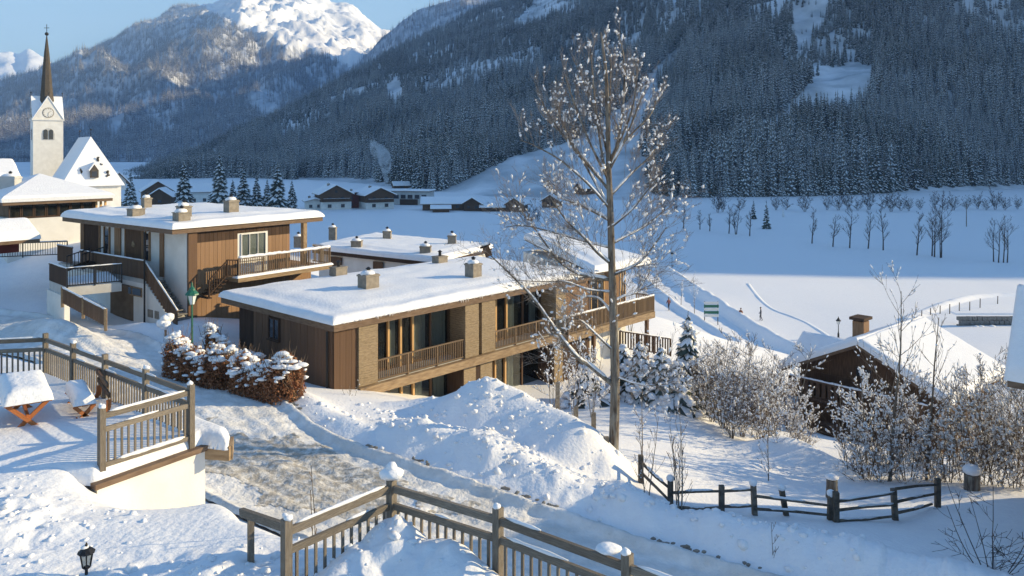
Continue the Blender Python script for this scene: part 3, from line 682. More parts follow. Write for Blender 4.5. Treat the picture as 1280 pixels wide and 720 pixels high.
lo = [(17.7,-.6,zq-.05),(23.4,-.8,zq-.05),(25.2,9.6,zq+.7),(23.2,9.6,zq+.7)]
m = MB(); m.ploy3(lo, [(x,y,z+.14) for x,y,z in lo]); m.build('wing_roof', M['fascia'], h1)
snow_slab(h1, [(x,y,z+.1) for x,y,z in lo], .5, 'wing_roof_snow', nu=30, nv=34, seed=8, step=.06)
# ------------------------------------------------------------------ flat roofed house between the two
h2 = thing('flat_roofed_house', 'low white house with wide flat snowy roof and many small chimneys', 'house', (-9,63,-14))
fr_ = [(-15.6,62.6),(-5.2,55.2),(-1.6,63.6),(-12.2,71.6)]; zz = -8.15
m = MB(); cx, cy = (sum(p[i] for p in fr_)/4 for i in (0,1)); m.prism([(cx+(x-cx)*.93,cy+(y-cy)*.93) for x,y in fr_], -14, zz); m.build('wall', M['plaster'], h2)
m = MB(); m.prism(fr_, zz, zz+.3); m.build('roof', M['board_dark'], h2)
snow_slab(h2, [(*p,zz+.3) for p in fr_], .38, nu=44, nv=34, seed=21, step=.1)
for (a,b,hh,ww) in ((416,294,.7,.7),(446,309,.5,.9),(484,300,.75,.75),(565,306,.75,.75),(532,317,.55,.9),(373,303,.5,.7)):
    q = Gz(a,b,-7.5); chimney(h2, q[0], q[1], -7.5, ww*.85, ww*.8, hh)
dv = Vector((10.4,-7.4,0)).normalized(); o_ = Vector((-14.95,62.4,0))+dv*.6
for s_,ww in ((.5,1.3),(5.2,1.0)):
    q = o_+dv*s_; window(h2, (q.x,q.y,-10.4), dv, ww, 2.1, 1, fm=M['board'], gm=M['board'], name='door')
# ------------------------------------------------------------------ hillside house with gallery and balcony
C3 = (-17.1,42.0); T3 = R(52.5)
h3 = thing('hillside_house', 'white and larch clad house with snowy balcony above the garage ramp', 'house', (*C3,-9.6), T3, space='abs')
zr3 = -4.4; zf3 = -6.95
w = MB(); w.box((.02,0,-9.6),(6.54,11.9,zr3)); w.build('wall', M['plaster'], h3)
piece('corner_post', M['board'], h3, (.3,-.06,(zr3-9.4)/2), (.5,.14,zr3+9.4))
boards(h3, (.56,0,0), (1,0,0), 5.97, zf3-.3, -5.0, M['board_orange'], .25, skip=[(2.6,4.4,-6.95,-4.7)])
boards(h3, (.56,0,0), (1,0,0), 5.97, -5.0, zr3, M['board_dark'], .25, skip=[(2.6,4.4,-6.95,-4.7)])
boards(h3, (.56,0,0), (1,0,0), 5.97, -9.5, zf3-.3, M['board_orange'], .3)
window(h3, (3.25,-.02,-6.2), (1,0,0), 1.62, 1.45, 3, fr=.045, fm=M['plaster'], gm=M['glass'])
m = MB(); vs = []
for i in range(25): vs += [(3.3+1.5*i/24, -.005+.0*i, -6.15),(3.3+1.5*i/24, -.005, -4.85)]
m.box((3.32,-.012,-6.12),(4.8,-.004,-4.85)); m.build('curtain', M['curtain'], h3)  # pale sheet at the panes, standing in for the reflected sky
piece('loggia_post', M['beam'], h3, (7.5,-.1,-5.65), (.26,.26,2.5))
m = MB(); m.box((6.56,-.02,zf3-.3),(8.5,9,zf3-.02)); m.box((7.0,.5,-9.6),(8.5,9,zf3-.3)); m.build('loggia_floor', M['board_orange'], h3)
m = MB(); m.box((2.2,-1.35,zf3-.24),(8.6,-.03,zf3)); m.build('balcony_slab', M['beam'], h3)
snow_slab(h3, [(2.2,-1.4,zf3+.0),(8.6,-1.4,zf3+.0),(8.6,-.9,zf3),(2.2,-.9,zf3)], .16, 'balcony_snow', nu=40, nv=5, seed=31, step=0, edge=.14, over=.06)
railing(h3, (2.3,-1.25,zf3+.03), (8.5,-1.25,zf3+.03), 1.0, .12, .035, 'rail_brown', .06, every=1.7, snow=.085)
railing(h3, (8.5,-1.2,zf3+.03), (8.5,.3,zf3+.03), 1.0, .13, .035, 'wood_grey', .06, posts=False, snow=.07)
railing(h3, (.7,-1.0,-7.75), (1.75,-1.0,-6.85), .85, .14, .04, 'board_dark', .06); railing(h3, (1.75,-1.0,-6.85), (2.28,-1.2,-6.9), .9, .14, .04, 'board_dark', .06)
for i in range(6): piece('step', M['board_dark'], h3, (.75+i*.2,-.55,-7.85+i*.16), (.26,.9,.05))
# left front: doors, slits, gallery
def ldoor(v0, v1, z1, mt, z0=zf3+.02, name='door'):
    m = MB(); m.box((-.03,v0,z0),(.03,v1,z1)); o = m.build(name, mt, h3)
    m = MB(); m.box((-.06,v0-.12,z0),(.02,v0-.003,z1+.1)); m.box((-.06,v1+.003,z0),(.02,v1+.12,z1+.1)); m.build('door_frame', M['board_orange'], o)
    return o
ldoor(4.5,6.3,-4.55,M['board']); ldoor(9.5,11.4,-4.55,M['board_dark'])
m = MB(); m.lump((-.06,5.4,-5.4), (.04,.2,.2), sub=1, jit=.2); m.build('door_wreath', M['beam'], h3)
for v0,v1 in ((3.75,4.1),(8.3,8.8)): ldoor(v0,v1,-4.7,M['dark_glass'],-6.2,'slit_window')
for v0,v1 in ((2.2,2.6),(6.9,7.6),(11.42,11.85)): piece('timber_panel', M['board_orange'], h3, (-.03,(v0+v1)/2,-5.7), (.05,v1-v0,2.5))
m = MB(); m.tube([(-1.2,2.0,zr3),(-1.2,2.0,-9.3)], .05, 8); m.build('downpipe', M['metal_dark'], h3)
lo3 = [(-.35,-.35,zr3),(9.25,-.3,zr3),(9.25,13.3,zr3),(-.35,13.3,zr3)]
lo3 = [(-.95,-.3,zr3),(8.75,-.3,zr3),(8.75,12.2,zr3),(-.95,12.2,zr3)]
m = MB(); m.ploy3(lo3, [(x,y,z+.27) for x,y,z in lo3]); m.build('roof', M['fascia'], h3)
snow_slab(h3, [(x,y,z+.27) for x,y,z in lo3], .36, nu=34, nv=44, seed=17, step=.12)
Mi = Matrix.Rotation(-T3, 3, 'Z')
for (a,b,hh,ww) in ((230,271,.7,.75),(227,273,.4,.85),(289,266,.85,.8),(183,260,.75,.6),(170,268,.4,.9)):
    q = Gz(a,b,-3.7); l_ = Mi@(Vector(q)-Vector((*C3,-9.6))); chimney(h3, l_.x, l_.y, -3.72, ww*.8, ww*.72, hh*.9)
# gallery with plank parapet and the steps down to the road
m = MB(); m.box((-1.0,2.25,-7.2),(-.03,12.6,zf3)); m.build('gallery_floor', M['plaster_grey'], h3)
m = MB(); ss = [(-1.04,13.6),(-.9,13.6)]
P = [(2.25,-7.2),(12.6,-7.2),(12.6,-10.2),(-1.0,-10.2),(-1.0,-9.25)]
m.add([(-1.0,a,b) for a,b in P]+[(-.82,a,b) for a,b in P], [(0,1,2,3,4),(9,8,7,6,5)]+[(i,5+i,5+(i+1)%5,(i+1)%5) for i in range(5)])
m.build('retaining_wall', M['plaster'], h3)
for i in range(12):
    piece('step', M['stone'], h3, (-.45,2.1-i*.27,zf3-.19-i*.185), (.78,.32,.06)); 
m = MB(); m.add([(-.8,2.2,-7.2),(-.1,2.2,-7.2),(-.1,-1.1,-9.5),(-.8,-1.1,-9.5),(-.8,2.2,-9.8),(-.1,2.2,-9.8),(-.1,-1.1,-9.8),(-.8,-1.1,-9.8)],[(0,1,2,3),(7,6,5,4),(0,3,7,4),(1,5,6,2),(3,2,6,7),(0,4,5,1)]); m.build('stair_flight', M['plaster_grey'], h3)
def parapet(parent, p, q, h, w=.2, mt='board', cap=.05):
    p = Vector(p); q = Vector(q); d = q-p; L = math.hypot(d.x,d.y); n = max(1,int(L/w)); rz = math.atan2(d.y,d.x); up = Vector((0,0,1)); sl = d.z/L
    for i in range(n):
        c = p+d*((i+.5)/n)+up*(h/2); piece('plank', M[mt], parent, c, (L/n-.015,.035,h-.03), rz)
    pbeam('top_rail', M[mt], parent, p+up*h, q+up*h, .09, .07)
    if cap:
        k = max(3,int(L/.2)); m = MB(); pts = [p+d*(i/k)+up*(h+.04+cap*.4) for i in range(k+1)]; m.tube(pts, [cap*random.uniform(.7,1.15) for _ in pts], 6); m.build('snow_cap', M['snow'], parent, True)
parapet(h3, (-1.06,12.6,zf3+.1), (-1.06,10.6,zf3+.1), .95)
parapet(h3, (-1.06,9.6,zf3), (-1.06,2.3,zf3), .95)
parapet(h3, (-1.06,2.25,zf3), (-1.06,-1.0,-9.2), .95)
m = MB(); m.box((-1.05,2.6,-7.95),(-.99,5.6,-7.45)); o = m.build('strip_window', M['beam'], h3)
for i in range(3): piece('pane', M['dark_glass'], o, (-1.06,3.1+i*1.0,-7.7), (.02,.85,.36))
m = MB(); m.box((-1.03,1.5,-8.9),(-.99,2.0,-8.5)); m.box((-1.03,.9,-8.9),(-.99,1.3,-8.5)); m.build('vent', M['zinc'], h3)
# platform over the ramp, ramp walls, dark garage mouth
gp = thing('ramp_platform', 'concrete platform with black railing above the garage ramp', 'platform', G(100,395,41))
p1,p2,p3,p4 = (-24.4,42.2),(-22.3,40.1),(-20.3,41.6),(-22.6,45)
m = MB(); m.prism([p1,p2,p3,p4], -7.4, -6.95); m.build('slab', M['plaster_grey'], gp)
snow_slab(gp, [(*p2,-6.95),(*p3,-6.95),(*p4,-6.95),(*p1,-6.95)], .12, 'platform_snow', nu=12, nv=12, seed=4, step=0, edge=.15, over=-.05)
m = MB(); m.beam((*p1,-8.4),(*p2,-8.4),.25,2.0); m.build('side_wall', M['plaster'], gp)
m = MB(); m.beam((-22.2,44.4,-8.5),(-20.2,43.3,-8.5),.2,2.1); m.build('garage_door', M['inside'], gp)  # dark sheet standing in for the unlit garage opening
railing(gp, (*p2,-6.95), (*p3,-6.95), .95, .12, .03, 'metal_dark', .05, every=1.25, snow=.035)
parapet(gp, (*p1,-6.95), (*p2,-6.95), .9, .22, 'board_dark', .05)
rp = thing('ramp_fence', 'brown plank fence sloping down beside the garage ramp', 'fence', G(105,400,38.5))
parapet(rp, (*G(78,379,39.3),), (*G(132,408,36.5),), .72, .24, 'board', .05)
for f in (0,.5,1):
    a = Vector(G(78,379,39.3)); b = Vector(G(132,408,36.5)); c = a+(b-a)*f; piece('post', M['beam'], rp, c+Vector((0,0,.3)), (.12,.12,1.0), .3)
yr3 = thing('yard_railing', 'black iron railing along the upper yard beside the white pavilion', 'railing', G(40,322,49))
a, b = Vector(G(-30,324,47)), Vector(G(84,319,49.5)); railing(yr3, a, b, .85, .13, .028, 'metal_dark', .05, every=1.9, snow=.04)
ys3 = thing('yard_stair', 'short open stair with dark rails down to the snowy yard', 'stairs', G(104,335,45))
a, b = Vector(G(121,326,46.3)), Vector(G(93,336,44.5))
for s_ in (-.4,.4):
    o_ = Vector((s_*.6,s_*.8,0)); pbeam('rail', M['metal_dark'], ys3, a+o_+Vector((0,0,.75)), b+o_+Vector((0,0,.75)), .06, .05); pbeam('stringer', M['board_dark'], ys3, a+o_, b+o_, .06, .2)
    for i in range(7): c = a+(b-a)*(i/6)+o_; piece('baluster', M['metal_dark'], ys3, c+Vector((0,0,.38)), (.03,.03,.75))
for i in range(6): c = a+(b-a)*((i+.5)/6); piece('tread', M['board_dark'], ys3, c, (.3,.8,.05), math.atan2(.8,.6)-1.57)
# ------------------------------------------------------------------ pavilion with hipped roof
h4 = thing('pavilion', 'white pavilion with hipped snow roof and a long window band', 'building', (-33,55,-6.8))
E = [(-32.3,50.8),(-27.9,55.7),(-33.8,61.1),(-38.2,56.2)]; ec = (-33.05,55.95)
ins = lambda f: [(ec[0]+(x-ec[0])*f, ec[1]+(y-ec[1])*f) for x,y in E]
m = MB(); W4 = ins(.9); m.prism(W4, -8, -4.5); m.build('wall', M['plaster'], h4)
m = MB(); m.prism(ins(.8), -4.5, -3.5); m.build('room_wall', M['inside'], h4)
d4 = (Vector((*W4[1],0))-Vector((*W4[0],0))); L4 = d4.length; d4.normalize(); n4 = Vector((d4.y,-d4.x,0))
for i in range(7):
    q = Vector((*W4[0],-4.48))+d4*(i*.74+.1)-n4*.1; window(h4, q, d4, .7, .92, 1, fr=.06, fm=M['board_dark'], gm=M['glass'], name='window')
for i in range(3):
    q = Vector((*W4[0],0))+d4*(5.45+.3*i)-n4*.1; piece('loggia_post', M['mullion'], h4, (q.x,q.y,-4.0), (.12,.12,1.0), math.atan2(d4.y,d4.x))
q = Vector((*W4[1],0)); m = MB(); m.box((q.x-.3,q.y-.6,-4.6),(q.x+.9,q.y+.1,-4.15)); m.build('planter', M['zinc'], h4)
m = MB(); m.lump((q.x+.3,q.y-.25,-4.1),(.6,.35,.16),sub=2,jit=.2); m.build('planter_snow', M['snow'], h4, True)
m = MB(); m.prism(ins(1.02), -3.62, -3.42); m.build('roof', M['fascia'], h4)
m = MB(); o6 = ins(1.04); i6 = ins(.99); ap = (*ec,-1.72); nE = 4
v_ = [(x,y,-3.42) for x,y in o6]+[(x,y,-3.2) for x,y in ins(1.055)]+[(x,y,-3.02) for x,y in i6]+[ap]
m.add(v_, [(i,(i+1)%4,4+(i+1)%4,4+i) for i in range(4)]+[(4+i,4+(i+1)%4,8+(i+1)%4,8+i) for i in range(4)]+[(8+i,8+(i+1)%4,12) for i in range(4)]); m.build('roof_snow', M['snow'], h4)
q = G(13,236,54.2); chimney(h4, q[0], q[1], q[2]-.3, 1.05, .8, 1.15, mt=M['plaster_grey'])
# ------------------------------------------------------------------ generic chalet
def chalet(name, label, c, rot, L, Wd, hw, hr, low='plaster', up='chalet', split=.5, ov=.7, wins=(), snow=.35, cat='house', group=None, chim=(), balc=None, boarded=0, thick=.2):
    """x along the ridge, front gable at -x; wins: (face, a, z, w, h) on 'g' front gable, 'r' -y side, 'l' +y side"""
    o = thing(name, label, cat, c, rot, group, 'local'); zs = hw*split
    if split > 0:
        m = MB(); m.box((-L/2,-Wd/2,-2),(L/2,Wd/2,zs)); m.build('lower_wall', M[low], o)
    m = MB(); e = .03 if split > 0 else 0
    P = [(-Wd/2-e,zs),(Wd/2+e,zs),(Wd/2+e,hw),(0,hw+hr*Wd/(Wd+2*ov)-.05),(-Wd/2-e,hw)]
    m.add([(-L/2-e,y,z) for y,z in P]+[(L/2+e,y,z) for y,z in P], [(0,1,2,3,4)[::-1],(5,6,7,8,9)]+[(i,(i+1)%5,5+(i+1)%5,5+i) for i in range(5)])
    m.build('upper_wall' if split > 0 else 'wall', M[up], o)
    he = hw-hr*ov*2/(Wd+2*ov)*1.0; yo = Wd/2+ov; top = hw+hr*Wd/(Wd+2*ov); xo = L/2+ov
    he = top-(top-hw)*yo/(Wd/2)
    for s_ in (-1,1):
        lo_ = [(-xo,0,top),(xo,0,top),(xo,s_*yo,he),(-xo,s_*yo,he)]
        m = MB(); m.ploy3(lo_, [(x,y,z+thick) for x,y,z in lo_]); m.build('roof', M['fascia'], o)
        k = [(-xo,s_*.0,top+thick),(xo,s_*.0,top+thick),(xo,s_*yo,he+thick),(-xo,s_*yo,he+thick)]
        if s_ < 0: k = k[::-1]
        snow_slab(o, k, snow, nu=14, nv=10, seed=int(c[0]*3)%97, step=0, over=.0 if L > 30 else .05, edge=.25)
    for (fc,a,z,ww,hh) in wins:
        if fc == 'g': window(o, (-L/2-e,a+ww/2,z), (0,-1,0), ww, hh, 2)
        elif fc == 'r': window(o, (a-ww/2,-Wd/2-e,z), (1,0,0), ww, hh, 2)
        else: window(o, (a+ww/2,Wd/2+e,z), (-1,0,0), ww, hh, 2)
    if balc:
        z,y0,y1 = balc; m = MB(); m.box((-L/2-1.2,y0,z-.15),(-L/2-e,y1,z)); m.build('balcony', M[up], o)
        railing(o, (-L/2-1.15,y1,z), (-L/2-1.15,y0,z), .95, .35, .22, 'chalet' if up=='chalet' else 'board', .1, name='balcony_board', snow=.07)
    if boarded: boards(o, (-L/2-e,Wd/2,0), (0,-1,0), Wd, zs+.02, hw-.15, M[up], boarded)
    for (x,y,ww,hh) in chim: chimney(o, x, y, top-(top-hw)*abs(y)/(Wd/2)+thick+.15, ww, ww, hh)
    return o
# barn at the right
q = Vector((19.5,44.9,0))+Vector((.743,.669,0))*4.3
barn = chalet('timber_barn', 'dark timber chalet with snowy gable roof behind the frosted birches', (q.x,q.y,-16.4), R(42), 7.4, 7.9, 3.35, 2.35, 'chalet', 'chalet', .3, .85, (('g',-2.2,.6,1.1,.9),('g',1.6,1.0,1.0,.9),('g',0,3.4,1.0,.6),('r',-1.5,1.2,.9,.8),('r',1.5,1.2,.9,.8)), .42, 'chalet', None, (), (2.0,-3.9,3.9), .26)
bq = Vector(G(1076,417,53)); 
m = MB(); l_ = Matrix.Rotation(-R(42),3,'Z')@(bq-Vector((q.x,q.y,-16.4)))
m.box((l_.x-.4,l_.y-.38,l_.z-2),(l_.x+.4,l_.y+.38,l_.z+.85)); ch_ = m.build('chimney', M['board_orange'], barn)
m = MB(); m.box((l_.x-.62,l_.y-.5,l_.z+.95),(l_.x+.62,l_.y+.5,l_.z+1.13)); [m.box((l_.x+a-.05,l_.y+b-.05,l_.z+.85),(l_.x+a+.05,l_.y+b+.05,l_.z+.95)) for a in (-.33,.33) for b in (-.3,.3)]; m.build('chimney_cowl', M['board_dark'], ch_)
for i in range(4): piece('bench_log', M['chalet'], barn, (-5.2,1.0,.15+.2*i), (.3,3.2,.16))
# annex behind it: only its shaded snowy roof shows
q2 = Vector(G(1030,437,50.5))
chalet('barn_annex', 'low annex with steep blue shaded snow roof left of the timber barn', (q2.x+1.3,q2.y+1.5,-17), R(-52), 3.6, 2.8, 3.2, 1.5, 'chalet','chalet',0,.5,(),.35,'shed')
# neighbour at the right edge: steep shaded snow roof
hn = thing('neighbour_house', 'house at the right edge with steep snow roof over a dark eave', 'house', (20,19.5,-12), R(-45), space='world')
hn.rotation_euler = (0,0,0)
e0 = Vector((13.62,22.0,-6.55)); r0 = Vector((14.75,23.25,-4.3)); dr_ = Vector((.707,-.707,0))*9.5; b0 = r0+Vector((1.13,1.25,0)); b0.z = -6.55
m = MB(); lo_ = [e0,e0+dr_,r0+dr_,r0]; hi_ = [v+Vector((0,0,.18)) for v in lo_]; m.ploy3(lo_, hi_); lo_ = [b0,b0+dr_,r0+dr_,r0]; m.ploy3(lo_,[v+Vector((0,0,.18)) for v in lo_]); m.build('roof', M['fascia'], hn)
up_ = Vector((0,0,.19))
snow_slab(hn, [e0+up_,e0+dr_+up_,r0+dr_+up_,r0+up_], .34, nu=20, nv=12, seed=5, step=0, edge=.25, over=.06)
snow_slab(hn, [r0+up_,r0+dr_+up_,b0+dr_+up_,b0+up_], .34, nu=20, nv=12, seed=6, step=0, edge=.25, over=.06)
m = MB(); a = e0+Vector((.75,-.1,0)); b = e0+dr_-Vector((.3,-.3,0))+Vector((.35,.35,0)); c = b+Vector((1.3,1.45,0)); d = a+Vector((1.2,1.3,0)); P4 = [(p.x,p.y) for p in (a,b,c,d)]
m.prism(P4,-13,-6.2); m.build('wall', M['chalet'], hn)
m = MB(); mr = r0-Vector((0,0,.08)); 
m.add([(*P4[0],-6.2),(*P4[3],-6.2),(r0.x+.45,r0.y-.2,-4.5),(*P4[1],-6.2),(*P4[2],-6.2),(r0.x+dr_.x-.2,r0.y+dr_.y+.2,-4.5)],[(0,1,2),(5,4,3),(0,2,5,3),(1,4,5,2)]); m.build('gable', M['chalet'], hn)
m = MB(); m.box((19.2,20.2,-13),(27,28,-5.6)); m.build('rear_wing_wall', M['chalet'], hn)  # wing out of view, added to shade the road bank and rail fence
lo_ = [(18.8,19.8,-5.6),(27.4,19.8,-5.6),(27.4,24.1,-3.9),(18.8,24.1,-3.9)]; lo2 = [(18.8,24.12,-3.9),(27.4,24.12,-3.9),(27.4,28.4,-5.6),(18.8,28.4,-5.6)]
for l_ in (lo_,lo2):
    m = MB(); m.ploy3(l_,[(x,y,z+.16) for x,y,z in l_]); m.build('rear_wing_roof', M['fascia'], hn); snow_slab(hn, [(x,y,z+.16) for x,y,z in l_], .32, 'shade_wing_snow', nu=16, nv=12, seed=9, step=0)
m = MB(); m.add([(19.25,20.3,-5.6),(19.25,27.9,-5.6),(19.25,24.1,-4.0),(26.9,20.3,-5.6),(26.9,27.9,-5.6),(26.9,24.1,-4.0)],[(0,2,1),(3,4,5)]); m.build('rear_wing_gable', M['chalet'], hn)
# ------------------------------------------------------------------ village across the meadow
def hill_pt(px, py):
    t = np.linspace(0,.5,400); x,y,z = near_hill.at(np.full(400,float(px)), t); u,v = project(x,y,z); i = int(np.argmin(abs(v-py))); return float(x[i]),float(y[i]),float(z[i])
VG = 'village houses across the meadow'
vil = [('village_house','brown chalet over a white ground floor, leftmost of the meadow village',416,309,-66,13,11.5,6.2,3.6,(('g',-2.5,1,1.4,1.2),('g',2.5,1,1.4,1.2),('g',-2.4,3.9,1.2,1.1),('g',2.4,3.9,1.2,1.1),('g',0,6.6,1,.9),('r',-3,1,1.2,1.2),('r',3,1,1.2,1.2)),'plaster','chalet',.5,(3.4,-5,5)),
 ('village_house','brown gabled chalet with a small chimney beside the dark red house',468,312,-62,14,11,5.6,3.0,(('g',-2.5,1,1.4,1.2),('g',2.5,1,1.4,1.2),('g',-2.4,3.7,1.2,1.1),('g',2.4,3.7,1.2,1.1),('r',0,1,1.2,1.2)),'plaster','chalet',.48,(3.1,-5,5)),
 ('red_house','dark red house squeezed between two brown chalets',444,316,-75,10,9,5.2,1.2,(('g',-2,1,1.3,1.2),('g',2,1,1.3,1.2),('g',-2,3.4,1.3,1.2),('g',2,3.4,1.3,1.2)),'red_paint','red_paint',.5,None),
 ('white_annex','low white annex at the left end of the meadow village',392,306,-70,8,6,3.4,1.0,(('g',-1.5,1,1.2,1.1),('g',1.5,1,1.2,1.1)),'plaster','plaster',.5,None)]
for nm,lb,px,Y,rt,L,Wd,hw,hr,wi,lo_,up_m,sp,bal in vil:
    chalet(nm, lb, ((px-640)/F*Y,Y,-23.2), R(rt+90)+math.pi/2, L, Wd, hw, hr, lo_, up_m, sp, 1.0, wi, .45, 'house', VG, ((1,1.5,.9,1.0),), bal)
gb = thing('grey_hall', 'long grey hall with flat snowy roof right of the village chalets', 'building', ((512-640)*.33,332,-23.2), R(-8), space='local')
m = MB(); m.box((-9,-5,0),(9,5,5.6)); m.build('wall', M['plaster_grey'], gb); m = MB(); m.box((-9.4,-5.4,5.6),(9.4,5.4,5.9)); m.build('roof', M['fascia'], gb)
snow_slab(gb, [(-9.4,-5.4,5.9),(9.4,-5.4,5.9),(9.4,5.4,5.9),(-9.4,5.4,5.9)], .5, step=0)
for i in range(6): window(gb, (-8.4+i*2.9,-5.01,2.9), (1,0,0), 2.0, 1.5, 2)
m = MB(); m.box((-3,-5.06,0),(4.5,-4.98,2.6)); m.build('gate', M['board_dark'], gb)
def simple(nm, lb, px, py, Y, rt, L, Wd, hw, hr, up_m='chalet', sp=0, wins=(), grp=None, chm=()):
    q = G(px,py,Y); return chalet(nm, lb, (q[0],q[1],q[2]-.2), R(rt), L, Wd, hw, hr, 'plaster', up_m, sp, .8, wins, .45, 'house', grp, chm)
x,y,z = hill_pt(501,237)
chalet('hay_barn', 'small dark hay barn on the slope above the grey hall', (x,y,z-.3), R(20), 9, 7, 2.6, 2.2, 'chalet','chalet',0,.7,(('r',0,.8,2,1.2),),.45,'barn')
simple('farm_stable','long low farm stable under a broad snow roof', 562,261,302, 4, 20, 8, 2.5, 2.2, wins=(('r',-6,.8,1.4,1),('r',-2,.8,1.4,1),('r',3,.8,1.4,1)))
simple('farm_house','small brown gabled farmhouse at the right end of the stable', 594,262,299, 78, 8, 6.5, 2.8, 2.4, wins=(('g',-1.5,.9,1.1,1),('g',1.5,.9,1.1,1)))
simple('cart_shed','low cart shed in front of the farm stable', 551,265,292, 6, 6, 5, 1.6, .9); simple('wood_shed','low wood shed with flat snow roof beside the farmhouse', 617,264,296, 2, 9, 5, 1.8, 1.0)
for px,py,lb in ((646,264,'brown hut seen through the lowest left branches of the bare tree'),(690,259,'brown hut left of the bare tree trunk on the meadow edge'),(731,242,'brown hut on the white slope just left of the tree trunk')):
    x,y,z = hill_pt(px,py) if py < 250 else G(px,py,-23e3/(HY-py)); chalet('meadow_hut', lb, (x,y,z-.2), R(75 if px<700 else 30), 7, 6.5, 3.0, 2.6, 'chalet','chalet',0,.7,(('g',0,.8,1.4,1.4),),.4,'hut','brown huts behind the bare tree')
simple('twin_gable_house','brown chalet with two snowy gables behind the left conifers',196,254,322, 118, 12, 11, 5.4, 4.2, sp=.45, wins=(('g',-2.4,1,1.3,1.2),('g',2.4,1,1.3,1.2),('g',-2,3.4,1.2,1),('g',2,3.4,1.2,1)), grp=VG)
simple('cross_gable','small dark gable house in front of the two gabled chalet',203,256,300, 100, 8, 8, 3.6, 3.2, grp=VG, wins=(('g',0,1.2,1.4,1.2),))
simple('white_house','pale house with snow roof between the left conifers',247,255,330, 30, 10, 9, 5.6, 3.2, up_m='plaster', grp=VG, wins=(('r',-2,1.5,1.3,1.2),('r',2,1.5,1.3,1.2)))
simple('church_cottage','white cottage with shaded snow roof right of the church',146,236,190, 125, 5, 3.2, 2.2, 2.6, up_m='plaster', wins=(('g',0,1,1,1),))
simple('upper_house','house with rounded snow roof at the left edge above the pavilion',-45,240,72, 42, 6, 5.2, 1.5, 1.5, up_m='plaster')
simple('red_hut','small red hut with thick rounded snow roof at the left edge',-7,311,45.5, 50, 1.9, 1.9, .9, .75, up_m='red_paint')
# ------------------------------------------------------------------ church
ch = thing('church', 'white village church with slender dark spire and snowy steep nave roof', 'church', (-82,148,-11), space='world')
rd_ = Vector((-.59,.81,0)); gd = Vector((.81,.59,0)); ax_ = Vector((-74.4,141.5,0)); zE = -6.5; zR = 1.9; hwid = 4.5
def cp(a, b, z): v = ax_+rd_*a+gd*b; return (v.x,v.y,z)
m = MB(); ft = [(0,-hwid),(-3.4,-2.4),(-3.4,2.4),(0,hwid)]
ft = [(14,-hwid),(-1.6,-hwid),(-1.6,hwid),(14,hwid)]
m.ploy3([cp(a,b,-12) for a,b in ft],[cp(a,b,zE) for a,b in ft]); m.build('nave_wall', M['plaster'], ch)
e_ = hwid+.35
m = MB(); m.add([cp(15,-e_,zE),cp(-2.0,-e_,zE),cp(-2.0,e_,zE),cp(15,e_,zE),cp(.6,0,zR),cp(15,0,zR)], [(0,1,4,5),(1,2,4),(2,3,5,4),(3,0,5),(3,2,1,0)])
m.build('nave_roof', M['shingle'], ch)
m = MB(); u_ = .28
m.add([cp(15,-e_-.15,zE),cp(-2.25,-e_-.15,zE),cp(-2.25,e_+.15,zE),cp(15,e_+.15,zE),cp(.5,0,zR+u_),cp(15,0,zR+u_),cp(15,-e_-.1,zE+.2),cp(-2.2,-e_-.1,zE+.2),cp(-2.2,e_+.1,zE+.2),cp(15,e_+.1,zE+.2)], [(6,7,4,5),(7,8,4),(8,9,5,4),(0,1,7,6),(1,2,8,7),(2,3,9,8)]); m.build('nave_roof_snow', M['snow'], ch)
def hip(t, b): # on the hip face: t up 0..1, b across
    return Vector(cp(-2.25,b*(1-t),zE+.2))*(1-t)+Vector(cp(.5,b*(1-t),zR+u_))*t
for t_,b_,s_ in ((.3,-2.6,.5),(.52,2.0,.45),(.28,3.2,.6),(.18,2.9,.35),(.42,2.4,.3)):
    q = hip(t_,b_); m = MB()
    for i in range(5): m.lump((q.x+random.uniform(-.25,.25)*gd.x,q.y+random.uniform(-.25,.25)*gd.y-.05,q.z+random.uniform(-.8,.8)*s_), (s_*.35,.12,s_*.5), jit=.3)
    m.build('bare_shingles', M['shingle'], ch)
q = hip(.17,.2); m = MB(); nx = -rd_
for (aa,bb) in ((0,0),):
    P = [(-.65,-.2),(.65,-.2),(.65,1.1),(0,2.1),(-.65,1.1)]
    f_ = [q+gd*a+nx*.5+Vector((0,0,z)) for a,z in P]; b_ = [q+gd*a-nx*1.5+Vector((0,0,z)) for a,z in P]
    m.ploy3(f_, b_); d_ = m.build('dormer', M['shingle'], ch)
    m = MB(); m.ploy3([q+gd*a+nx*.53+Vector((0,0,z)) for a,z in ((-.4,.0),(.4,.0),(.4,.9),(-.4,.9))],[q+gd*a+nx*.5+Vector((0,0,z)) for a,z in ((-.4,.0),(.4,.0),(.4,.9),(-.4,.9))]); m.build('dormer_opening', M['dark_glass'], d_)
    m = MB(); m.ploy3([q+gd*a+nx*.6+Vector((0,0,z)) for a,z in ((-.8,1.0),(0,2.2),(0,2.5),(-.9,1.2))],[q+gd*a-nx*1.5+Vector((0,0,z)) for a,z in ((-.8,1.0),(0,2.2),(0,2.5),(-.9,1.2))]); m.build('dormer_snow', M['snow'], d_)
for a_ in (.6,13.5):
    q = Vector(cp(a_,0,zR+u_)); m = MB(); m.tube([q,q+Vector((0,0,1.3))],.05,5); m.lump(tuple(q+Vector((0,0,1.2))),.17,1); m.build('finial', M['metal_dark'], ch)
